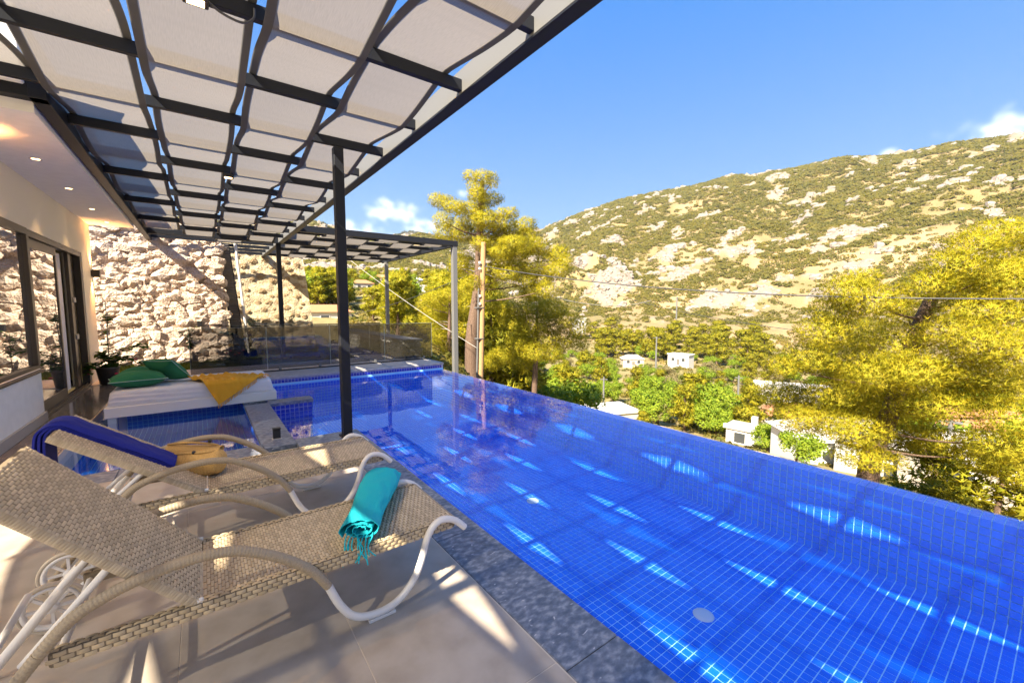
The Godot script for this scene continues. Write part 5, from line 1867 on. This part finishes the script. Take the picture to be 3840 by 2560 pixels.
func tree_kind(kind: String) -> Array:   # [trunk mesh, crown mesh] of unit-ish trees, 6 m tall
	if tree_meshes.has(kind):
		return tree_meshes[kind]
	var sd := hash(kind) % 1000
	var r := RandomNumberGenerator.new()
	r.seed = sd
	var blobs := []
	var c: B
	var tb := B.new()
	if kind.begins_with("pine"):
		for k in 30:
			var f := pow(r.randf(), 0.9)
			var y := 1.5 + 4.3 * f
			var w := 2.1 * (1.0 - f * 0.75)
			var a := r.randf() * TAU
			var rad := w * r.randf_range(0.25, 0.95)
			blobs.append([cos(a) * rad, y, sin(a) * rad, r.randf_range(0.45, 0.8), r.randf_range(0.3, 0.5)])
		c = needle_crown(blobs, 34.0, 0.34, 0.05, sd, Color(0.25, 0.27, 0.010), Color(0.54, 0.44, 0.018))
		tb = limb([Vector3.ZERO, Vector3(0.1, 2.2, 0.05), Vector3(0.0, 5.4, 0.1)], 0.17, 0.04, 7)
		for k in 5:
			var q: Array = blobs[k * 4]
			var o := limb([Vector3(0.05, q[1] * 0.72, 0.03), Vector3(q[0] * 0.5, q[1] * 0.88, q[2] * 0.5), Vector3(q[0], q[1], q[2])], 0.06, 0.015, 5)
			var base := tb.v.size()
			tb.v.append_array(o.v)
			tb.n.append_array(o.n)
			tb.uv.append_array(o.uv)
			for i in o.ix:
				tb.ix.append(i + base)
	elif kind.begins_with("cypress"):
		for k in 26:
			var f := k / 25.0
			blobs.append([r.randf_range(-0.15, 0.15), 0.5 + 5.4 * f, r.randf_range(-0.15, 0.15), 0.75 * (1.0 - f * 0.75), 0.45])
		c = needle_crown(blobs, 46.0, 0.26, 0.04, sd, Color(0.045, 0.085, 0.012), Color(0.10, 0.15, 0.02))
		tb = limb([Vector3.ZERO, Vector3(0.0, 5.0, 0.0)], 0.12, 0.03, 6)
	else:
		c = B.new()
		c.tinted = true
		for k in 26:
			var d := Vector3(r.randfn(), r.randfn() * 0.75, r.randfn()).normalized() * r.randf_range(0.5, 1.0)
			blobs.append([d.x * 2.1, 3.4 + d.y * 1.9, d.z * 2.1, r.randf_range(0.7, 1.1)])
		var dry := kind.begins_with("olive")
		for q in blobs:
			var mid := Vector3(q[0], q[1], q[2])
			for k in 130:
				var d := Vector3(r.randfn(), r.randfn(), r.randfn()).normalized()
				var p := mid + d * float(q[3]) * pow(r.randf(), 0.33)
				var u := d.cross(Vector3(r.randfn(), r.randfn(), r.randfn())).normalized()
				var w := (d.cross(u) + d * r.randf_range(-0.4, 0.4)).normalized()
				var g := r.randf()
				c.col = Color(0.15 + 0.17 * g, 0.25 + 0.13 * g, 0.010 + 0.010 * g) if not dry else Color(0.22 + 0.12 * g, 0.19 + 0.09 * g, 0.08 + 0.05 * g)
				var s := r.randf_range(0.10, 0.19)
				var nn := (d + Vector3(0, 0.35, 0) + u * 0.2).normalized()
				c.quad(p - u * s, p - w * s * 0.6, p + u * s, p + w * s * 0.6, nn)
		tb = limb([Vector3.ZERO, Vector3(0.15, 1.4, 0.1), Vector3(0.05, 3.4, 0.0)], 0.2, 0.06, 7)
	tree_meshes[kind] = [tb.mesh(), c.mesh()]
	return tree_meshes[kind]

func tree(kind: String, label: String, az: float, r: float, h: float, group: String, wide := 1.0) -> void:
	var x := sin(deg_to_rad(az)) * r
	var z := -cos(deg_to_rad(az)) * r
	var called := "pine_tree" if kind.begins_with("pine") else ("cypress_tree" if kind.begins_with("cypress") else ("olive_tree" if kind.begins_with("olive") else "leafy_tree"))
	var word := "pine tree" if kind.begins_with("pine") else ("cypress" if kind.begins_with("cypress") else ("olive tree" if kind.begins_with("olive") else "tree"))
	var t := thing(called, label, word, Vector3(x, ground(x, z) - 0.25, z), rng.randf() * TAU, group)
	var k := tree_kind(kind)
	put(t, "trunk", k[0], M.bark)
	put(t, "crown", k[1], M.foliage)
	t.scale = Vector3(h / 6.0 * wide, h / 6.0, h / 6.0 * wide)

# ---------------------------------------------------------------- houses and poles in the valley
func villa(label: String, az: float, r: float, turn: float, w: float, d: float, h: float, roof: String, wall_c: Color, lift := 0.0, windows := 2) -> void:
	var x := sin(deg_to_rad(az)) * r
	var z := -cos(deg_to_rad(az)) * r
	var t := thing("valley_house", label, "house", Vector3(x, ground(x, z) + lift, z), deg_to_rad(-az) + turn)
	var m: StandardMaterial3D = StandardMaterial3D.new()
	m.albedo_color = (wall_c * 0.8).linear_to_srgb()
	m.roughness = 0.85
	boxed(t, "wall", Vector3(0, h * 0.5 - 1.5, 0), Vector3(w, h + 3.0, d), m)
	if roof == "flat":
		boxed(t, "roof", Vector3(0, h + 0.12, 0), Vector3(w + 0.5, 0.25, d + 0.5), M.roof_plaster, 0.02)
		boxed(t, "parapet", Vector3(0, h + 0.34, d * 0.5 + 0.1), Vector3(w + 0.45, 0.2, 0.15), m)
	else:
		var b := B.new()
		var rise := 0.26 * d
		var o := 0.35
		var e := [Vector3(-w / 2 - o, h, d / 2 + o), Vector3(w / 2 + o, h, d / 2 + o), Vector3(w / 2 + o, h, -d / 2 - o), Vector3(-w / 2 - o, h, -d / 2 - o)]
		var p := Vector3(-w / 2 + d * 0.35, h + rise, 0)
		var q := Vector3(w / 2 - d * 0.35, h + rise, 0)
		b.quad(e[0], e[1], q, p)
		b.quad(e[2], e[3], p, q)
		b.tri(e[1], e[2], q)
		b.tri(e[3], e[0], p)
		b.quad(e[3], e[2], e[1], e[0])
		var rf := obj(t, "roof", b, M.roof_tile if roof == "tile" else M.roof_plaster)
		rf.position.y = 0.03
	if "chimney" in label:
		boxed(t, "chimney", Vector3(w * 0.32, h + 0.6, -d * 0.2), Vector3(0.5, 1.3, 0.5), m)
	if windows > 1:
		boxed(t, "door", Vector3(0, h * 0.3, d * 0.5 + 0.02), Vector3(0.95, h * 0.6, 0.08), M.slat_wood)
	for k in windows:
		var wx := (k + 0.5) / windows * w - w * 0.5
		var f := boxed(t, "window", Vector3(wx, h * 0.55, d * 0.5 + 0.02), Vector3(1.25, 1.25, 0.08), M.rim_white)
		boxed(f, "pane", Vector3(0, 0, 0.035), Vector3(1.05, 1.05, 0.03), M.dark_pane)

func village() -> void:
	villa("white house with orange tile roof seen just right of the mortared wall", 12.3, 66.0, 0.1, 7.0, 4.0, 2.2, "tile", Color(0.74, 0.70, 0.62), -1.7, 3)
	villa("far white house with tiled roof left of the pole on the wooded slope", 16.9, 150.0, 0.3, 6.5, 5.0, 2.2, "tile", Color(0.70, 0.66, 0.60), 0.0)
	villa("far cream house with reddish roof among the pines", 19.2, 165.0, -0.2, 6.0, 5.0, 2.2, "tile", Color(0.62, 0.48, 0.36), 0.5)
	villa("far pale house with grey roof high on the wooded slope", 23.4, 190.0, 0.4, 8.0, 5.0, 2.4, "plaster", Color(0.62, 0.62, 0.66), 0.5)
	villa("far white house with green tinted flat roof near the pergola corner", 25.4, 170.0, 0.1, 7.0, 5.0, 2.4, "flat", Color(0.72, 0.72, 0.70), 0.0)
	villa("small white two window house below the pale rock spur", 45.6, 250.0, 0.2, 7.0, 6.0, 6.0, "flat", Color(0.74, 0.72, 0.68), 6.0)
	villa("white box house with dark porch in the middle of the valley", 58.6, 150.0, -0.35, 6.8, 5.0, 3.2, "flat", Color(0.76, 0.74, 0.70), 1.6)
	villa("low ruined pale house left of the valley's white box house", 52.6, 150.0, 0.2, 7.0, 5.0, 1.9, "plaster", Color(0.62, 0.52, 0.40), 1.0)
	villa("long low house with white flat roof left of the large pine", 70.8, 96.0, 0.1, 13.0, 7.0, 2.6, "flat", Color(0.66, 0.62, 0.58), 1.2, 3)
	villa("house with pale flat slab roof just past the pool edge", 49.3, 64.0, 0.5, 8.0, 6.0, 1.5, "flat", Color(0.60, 0.54, 0.46), -0.6, 0)
	villa("small white house with chimney beside the sandy track", 66.0, 50.0, -0.3, 2.7, 2.4, 1.9, "flat", Color(0.76, 0.74, 0.72), -0.2, 1)
	villa("red tiled cottage roof half hidden by trees", 70.8, 60.0, 0.0, 6.0, 5.0, 2.4, "tile", Color(0.66, 0.60, 0.52), 0.2, 1)
	villa("white house with long pale shed roof left of the pine trunk", 74.9, 42.0, 0.55, 7.5, 5.0, 2.7, "plaster", Color(0.78, 0.77, 0.75), -0.1, 1)
	villa("white house with railed roof terrace right of the pine trunk", 80.9, 38.0, -0.25, 6.5, 5.5, 2.9, "flat", Color(0.78, 0.77, 0.75), -0.4, 1)
	villa("grey roofed shed at the right edge of the valley", 85.2, 36.0, -0.2, 5.5, 4.5, 2.3, "plaster", Color(0.52, 0.46, 0.40), 0.2, 1)
	villa("white house with red tile roof behind the large pine", 85.4, 66.0, 0.2, 9.0, 6.0, 3.0, "tile", Color(0.76, 0.73, 0.70), 1.0, 2)
	# sandy track
	var b := B.new()
	var pts := PackedVector3Array()
	for i in 40:
		var f := i / 39.0
		var az := deg_to_rad(lerpf(47.0, 74.0, f))
		var mid := lerpf(66.0, 33.0, pow(f, 0.7))
		for j in 7:
			var rr := mid + (j - 3) * lerpf(1.6, 0.7, f)
			var x := sin(az) * rr
			var z := -cos(az) * rr
			pts.append(Vector3(x, ground(x, z) + 0.12, z))
	b.grid(pts, 40, 7)
	setting("track", b.mesh(), M.sand)
	# utility pole beside the tall pine, with a steel conduit and cables
	var t := thing("utility_pole", "wooden utility pole with conduit standing in front of the tall pine", "utility pole", Vector3(11.72, -3.6, -18.6))
	rod(t, "pole", PackedVector3Array([Vector3(-0.12, -1.2, 0.0), Vector3(0.17, 8.36, 0.06)]), [0.17, 0.13], M.pole_wood, 14)
	rod(t, "conduit", PackedVector3Array([Vector3(-0.36, -1.0, 0.05), Vector3(-0.17, 6.0, 0.1)]), 0.045, M.grey_paint, 8)
	boxed(t, "cross_arm", Vector3(0.1, 7.2, 0.1), Vector3(0.5, 0.08, 0.08), M.grey_paint, 0.005)
	for y in [7.3, 7.0, 5.6, 5.2]:
		boxed(t, "insulator", Vector3(-0.12, y, 0.14), Vector3(0.10, 0.13, 0.10), M.rim_white, 0.02)
	for y in [1.0, 3.4, 5.0]:
		boxed(t, "strap", Vector3(-0.12, y, 0.04), Vector3(0.40, 0.05, 0.30), M.grey_paint, 0.004)
	var top := Vector3(11.82, 3.55, -18.5)
	span("cable", "black twisted service cable running right from the utility pole", top, Vector3(17.5, 1.68, 1.5), 0.55, 0.022, M.cable)
	span("cable", "pale thin cable drooping right from the utility pole towards the pines", top + Vector3(0, -0.35, 0), Vector3(34.0, 2.0, -24.0), 1.0, 0.02, M.pale_cable)
	span("cable", "pale cable slanting left from high up to the pole foot", Vector3(11.55, -0.75, -18.55), Vector3(4.5, 9.2, -34.0), 0.5, 0.012, M.pale_cable)
	span("cable", "thin grey cable running from pole to far pines at left", top + Vector3(0, -0.1, 0), Vector3(9.0, 0.4, -42.0), 0.6, 0.016, M.cable)
	span("cable", "far thin power line crossing the large pine's crown", Vector3(95.0, 4.5, -78.0), Vector3(62.0, -3.2, 6.0), 2.2, 0.05, M.cable)
	# distant poles
	for q in [[55.6, 145.0, 11.0, "tall grey concrete pole left of the valley's white box house"], [57.9, 260.0, 24.0, "far lattice pylon standing at the foot of the mountain"], [65.2, 84.0, 6.0, "thin grey pole with crossbar among the green valley trees"], [68.8, 62.0, 6.5, "thin pale pole left of the dark cypress"], [49.0, 70.0, 6.0, "dark thin pole left of the slab roofed house"], [83.4, 36.0, 5.0, "slim wooden pole beside the grey shed"]]:
		var x := sin(deg_to_rad(q[0])) * float(q[1])
		var z := -cos(deg_to_rad(q[0])) * float(q[1])
		var p := thing("utility_pole", q[3], "utility pole", Vector3(x, ground(x, z) - 0.3, z), deg_to_rad(-float(q[0])))
		rod(p, "pole", PackedVector3Array([Vector3.ZERO, Vector3(0, q[2], 0)]), [0.0018 * float(q[1]) + 0.06, 0.0012 * float(q[1]) + 0.05], M.grey_paint, 8)
		boxed(p, "cross_arm", Vector3(0, float(q[2]) - 0.4, 0), Vector3(0.2 * float(q[2]), 0.12, 0.12), M.grey_paint)

func span(called: String, label: String, a: Vector3, b: Vector3, sag: float, r: float, m: Material) -> void:
	var pts := PackedVector3Array()
	for k in 41:
		var f := k / 40.0
		pts.append(a.lerp(b, f) - a + Vector3(0, -4.0 * sag * f * (1.0 - f), 0))
	var o := rod(self, called, pts, r, m, 5)
	o.position = a
	tag(o, label, "cable")

func clear_of_houses(az: float, r: float, h: float) -> bool:   # keep the view of the houses open and trees out of their walls
	for q in [[12.3, 66, 3.4], [16.9, 150, 1.3], [19.2, 165, 1.1], [23.4, 190, 1.2], [25.4, 170, 1.2], [45.6, 250, 1.0], [58.6, 150, 1.6], [52.6, 150, 1.3], [70.8, 96, 4.0], [49.3, 64, 3.6], [66.0, 50, 2.4], [70.8, 60, 1.6], [74.9, 42, 4.6], [80.9, 38, 4.6], [85.2, 36, 3.6], [85.4, 66, 3.0], [55.6, 145, 0.3]]:
		if absf(az - q[0]) < q[2] and r < q[1] + 4.0:
			var y := 1.5 - h
			var x := sin(deg_to_rad(az)) * r
			var z := -cos(deg_to_rad(az)) * r
			var top := (ground(x, z) + h - 1.5) / r
			var hx := sin(deg_to_rad(q[0])) * float(q[1])
			var hz := -cos(deg_to_rad(q[0])) * float(q[1])
			var foot: float = (ground(hx, hz) + 0.6 - 1.5) / float(q[1])
			if top > foot or absf(r - q[1]) < 5.0:
				return false
	return true

func woods() -> void:
	hero_pine("tall bent-topped pine behind the wooden utility pole", Vector3(12.118, -3.4, -20.135), lifted(PINE_A, 0.836), [Vector3(0.0, 0.0, 0.0), Vector3(-0.1, 3.0, 0.1), Vector3(0.3, 6.0, 0.2), Vector3(0.35, 8.6, 0.3), Vector3(0.5, 11.6, 0.35)], 0.42, 130.0, 201, 6)
	hero_pine("dense round pine right of the utility pole above the pool edge", Vector3(17.158, -4.6, -20.847), lifted(PINE_B, 1.1), [Vector3(0.0, 0.0, 0.0), Vector3(0.1, 2.5, 0.1), Vector3(0.2, 6.0, 0.1)], 0.24, 120.0, 202, 3)
	hero_pine("yellow-green pine seen between the pergola corner post and pole", Vector3(13.927, -4.0, -26.571), lifted(PINE_C, 1.25), [Vector3(0.0, 0.0, 0.0), Vector3(0.1, 2.5, 0.1), Vector3(0.2, 6.2, 0.1)], 0.24, 110.0, 203, 3)
	hero_pine("large spreading leaning pine at the right edge beyond the pool", Vector3(18.556, -6.2, -4.082), lifted(PINE_R, 1.29), [Vector3(0.0, 0.0, 0.0), Vector3(0.05, 2.4, 0.1), Vector3(0.12, 4.6, 0.6), Vector3(0.18, 6.6, 0.9), Vector3(0.26, 8.5, 1.43), Vector3(0.33, 9.6, 1.97)], 0.36, 125.0, 204, 8)
	rng.seed = 301
	# pines on the wooded slope behind the garden
	var n := 0
	var tries := 0
	while n < 295 and tries < 7000:
		tries += 1
		var az := rng.randf_range(8.0, 38.0) if rng.randf() < 0.3 else rng.randf_range(9.0, 28.0)
		var r := 32.0 * pow(8.0, pow(rng.randf(), 0.8))
		var h := rng.randf_range(6.0, 11.0)
		if r < 45.0 and az < 20.0:
			r += 14.0
		var gx := sin(deg_to_rad(az)) * r
		var gz := -cos(deg_to_rad(az)) * r
		if az < 29.0:   # the wood thins to low trees towards the garden, so that the hill shows above it
			h = minf(h, 1.75 + r * rng.randf_range(0.04, 0.088) - ground(gx, gz))
		if h < 2.6 or not clear_of_houses(az, r, h):
			continue
		var leafy := rng.randf() < 0.22 and r > 62.0
		tree(["pine_a", "pine_b", "pine_c"][rng.randi() % 3] if not leafy else ["leafy_a", "leafy_b"][rng.randi() % 2], ("yellow-green pine " if not leafy else "bright green leafy tree ") + slope_place(az, r), az, r, h, "pines on the wooded slope" if not leafy else "leafy trees on the wooded slope", rng.randf_range(0.9, 1.2))
		n += 1
	# dark pine belt at the mountain foot
	for k in 60:
		var az := rng.randf_range(47.0, 68.0)
		var r := rng.randf_range(165.0, 250.0)
		var h := rng.randf_range(8.0, 13.0)
		if not clear_of_houses(az, r, h):
			continue
		tree(["pine_b", "pine_c"][rng.randi() % 2], "olive-green pine in the belt at the mountain foot " + ("left of the pylon" if az < 55.0 else ("around the far pylon" if az < 60.0 else "right of the pylon")), az, r, h, "pine belt at the mountain foot", rng.randf_range(1.1, 1.5))
	# valley trees
	n = 0
	tries = 0
	while n < 230 and tries < 5000:
		tries += 1
		var az := rng.randf_range(38.0, 90.0)
		var r := 34.0 * pow(5.6, pow(rng.randf(), 0.8))
		var h := rng.randf_range(3.2, 6.2)
		var x := sin(deg_to_rad(az)) * r
		var z := -cos(deg_to_rad(az)) * r
		if on_clearing(x, z) or not clear_of_houses(az, r, h):
			continue
		var u := rng.randf()
		if u < 0.62:
			tree(["leafy_a", "leafy_b", "leafy_c"][rng.randi() % 3], "round bright green leafy tree " + valley_place(az, r), az, r, h, "leafy trees of the valley", rng.randf_range(1.0, 1.3))
		elif u < 0.80:
			tree(["olive_a", "olive_b"][rng.randi() % 2], "greyish brown dry leafed tree " + valley_place(az, r), az, r, h * 0.85, "dry leafed trees of the valley", rng.randf_range(1.0, 1.3))
		else:
			tree(["pine_a", "pine_b"][rng.randi() % 2], "yellow-green pine " + valley_place(az, r), az, r, h * 1.25, "pines of the valley", rng.randf_range(0.9, 1.2))
		n += 1
	tree("cypress_a", "dark narrow cypress among the valley trees left of the large pine", 69.4, 52.0, 5.2, "", 1.3)
	tree("cypress_b", "tall pale poplar standing before the bare slope", 65.4, 190.0, 13.0, "", 0.7)
	tree("leafy_c", "large bright green tree right of the dry tree by the track", 61.5, 58.0, 6.8, "", 1.35)
	tree("olive_a", "dry greyish tree beside the sandy track", 56.0, 55.0, 4.4, "", 1.2)
	tree("pine_c", "small yellowish pine in front of the sandy track", 54.2, 36.0, 2.9, "", 0.8)
	tree("leafy_a", "green fig-like tree left of the shed roofed house", 71.6, 34.0, 3.4, "", 1.1)
	tree("pine_a", "low yellow pine below the right end of the pool", 82.6, 24.0, 3.6, "", 1.3)
	tree("pine_b", "spreading low pine at the right edge below the pool", 87.0, 22.0, 3.8, "", 1.4)

func slope_place(az: float, r: float) -> String:   # where a tree of the wooded slope is seen
	var near := "close behind the garden " if r < 60.0 else ("halfway up the wooded slope " if r < 130.0 else "high on the far wooded slope ")
	return near + ("between mortared wall and front post" if az < 15.5 else ("right of the front pergola post" if az < 20.0 else ("about the rear pergola post" if az < 25.5 else "behind the tall pine")))

func valley_place(az: float, r: float) -> String:   # where a tree of the valley is seen
	var near := "low in the valley " if r < 62.0 else ("in the mid valley " if r < 110.0 else "far across the valley ")
	return near + ("right of the tall pine" if az < 48.0 else ("left of the concrete pole" if az < 55.6 else ("below the white box house" if az < 62.0 else ("left of the large pine" if az < 71.0 else "behind the large pine"))))

func lifted(l: Array, d: float) -> Array:
	return l.map(func(q): return [q[0], q[1] + d, q[2], q[3] * 1.22, q[4] * 1.22])

func _ready() -> void:
	rng.seed = 1
	look_and_light()
	materials()
	mat("pale_rock", Color.WHITE, 0.95, noise_tex(0.03, [0.0, 0.5, 1.0], [lin(0.19, 0.16, 0.13), lin(0.275, 0.235, 0.20), lin(0.35, 0.31, 0.27)], FastNoiseLite.TYPE_SIMPLEX, FastNoiseLite.FRACTAL_FBM, 4, 256, 88), 0.06)
	mat("grey_twig", lin(0.30, 0.26, 0.23), 0.9)
	mat("roof_plaster", lin(0.62, 0.58, 0.52), 0.9)
	mat("roof_tile", lin(0.46, 0.20, 0.09), 0.85)
	mat("dark_pane", lin(0.05, 0.055, 0.06), 0.1)
	mat("sand", lin(0.62, 0.50, 0.33), 0.95)
	print("terrain ", Time.get_ticks_msec())
	terrain()
	print("terrace ", Time.get_ticks_msec())
	terrace()
	pool()
	hot_tub()
	house()
	pergola()
	garden_walls()
	glass_fence("smoked glass fence panels along the far pool edge", -10.93, [-0.245, 1.155, 2.51, 3.87, 5.24], 1.02)
	glass_fence("second smoked glass fence standing further back before the lawn", -13.05, [0.52, 1.735, 2.95, 4.15, 4.5], 0.98)
	village()
	print("woods ", Time.get_ticks_msec())
	woods()
	print("loungers ", Time.get_ticks_msec())
	lounger("woven wicker lounger nearest the camera carrying the turquoise towel", Vector3(0, 0, -2.195), deg_to_rad(47.0))
	var l2 := lounger("woven wicker lounger beside the pool corner carrying navy towel and straw bag", Vector3(0.03, 0, -3.375), deg_to_rad(36.0))
	wheel(l2, Vector3(-0.65, 0.119, 0.655))
	wheel(l2, Vector3(-0.65, 0.119, 0.345))
	rod(l2, "axle", PackedVector3Array([Vector3(-0.65, 0.119, 0.66), Vector3(-0.65, 0.119, 0.27)]), 0.012, M.white_tube, 8)
	rod(l2, "axle_stay", PackedVector3Array([Vector3(-0.65, 0.119, 0.29), Vector3(-0.60, 0.225, 0.288)]), 0.014, M.white_tube, 8)
	daybed()
	towels()
	straw_bag()
	terrace_plants()
	print("triangles ", B.total)
	print("done ", Time.get_ticks_msec())
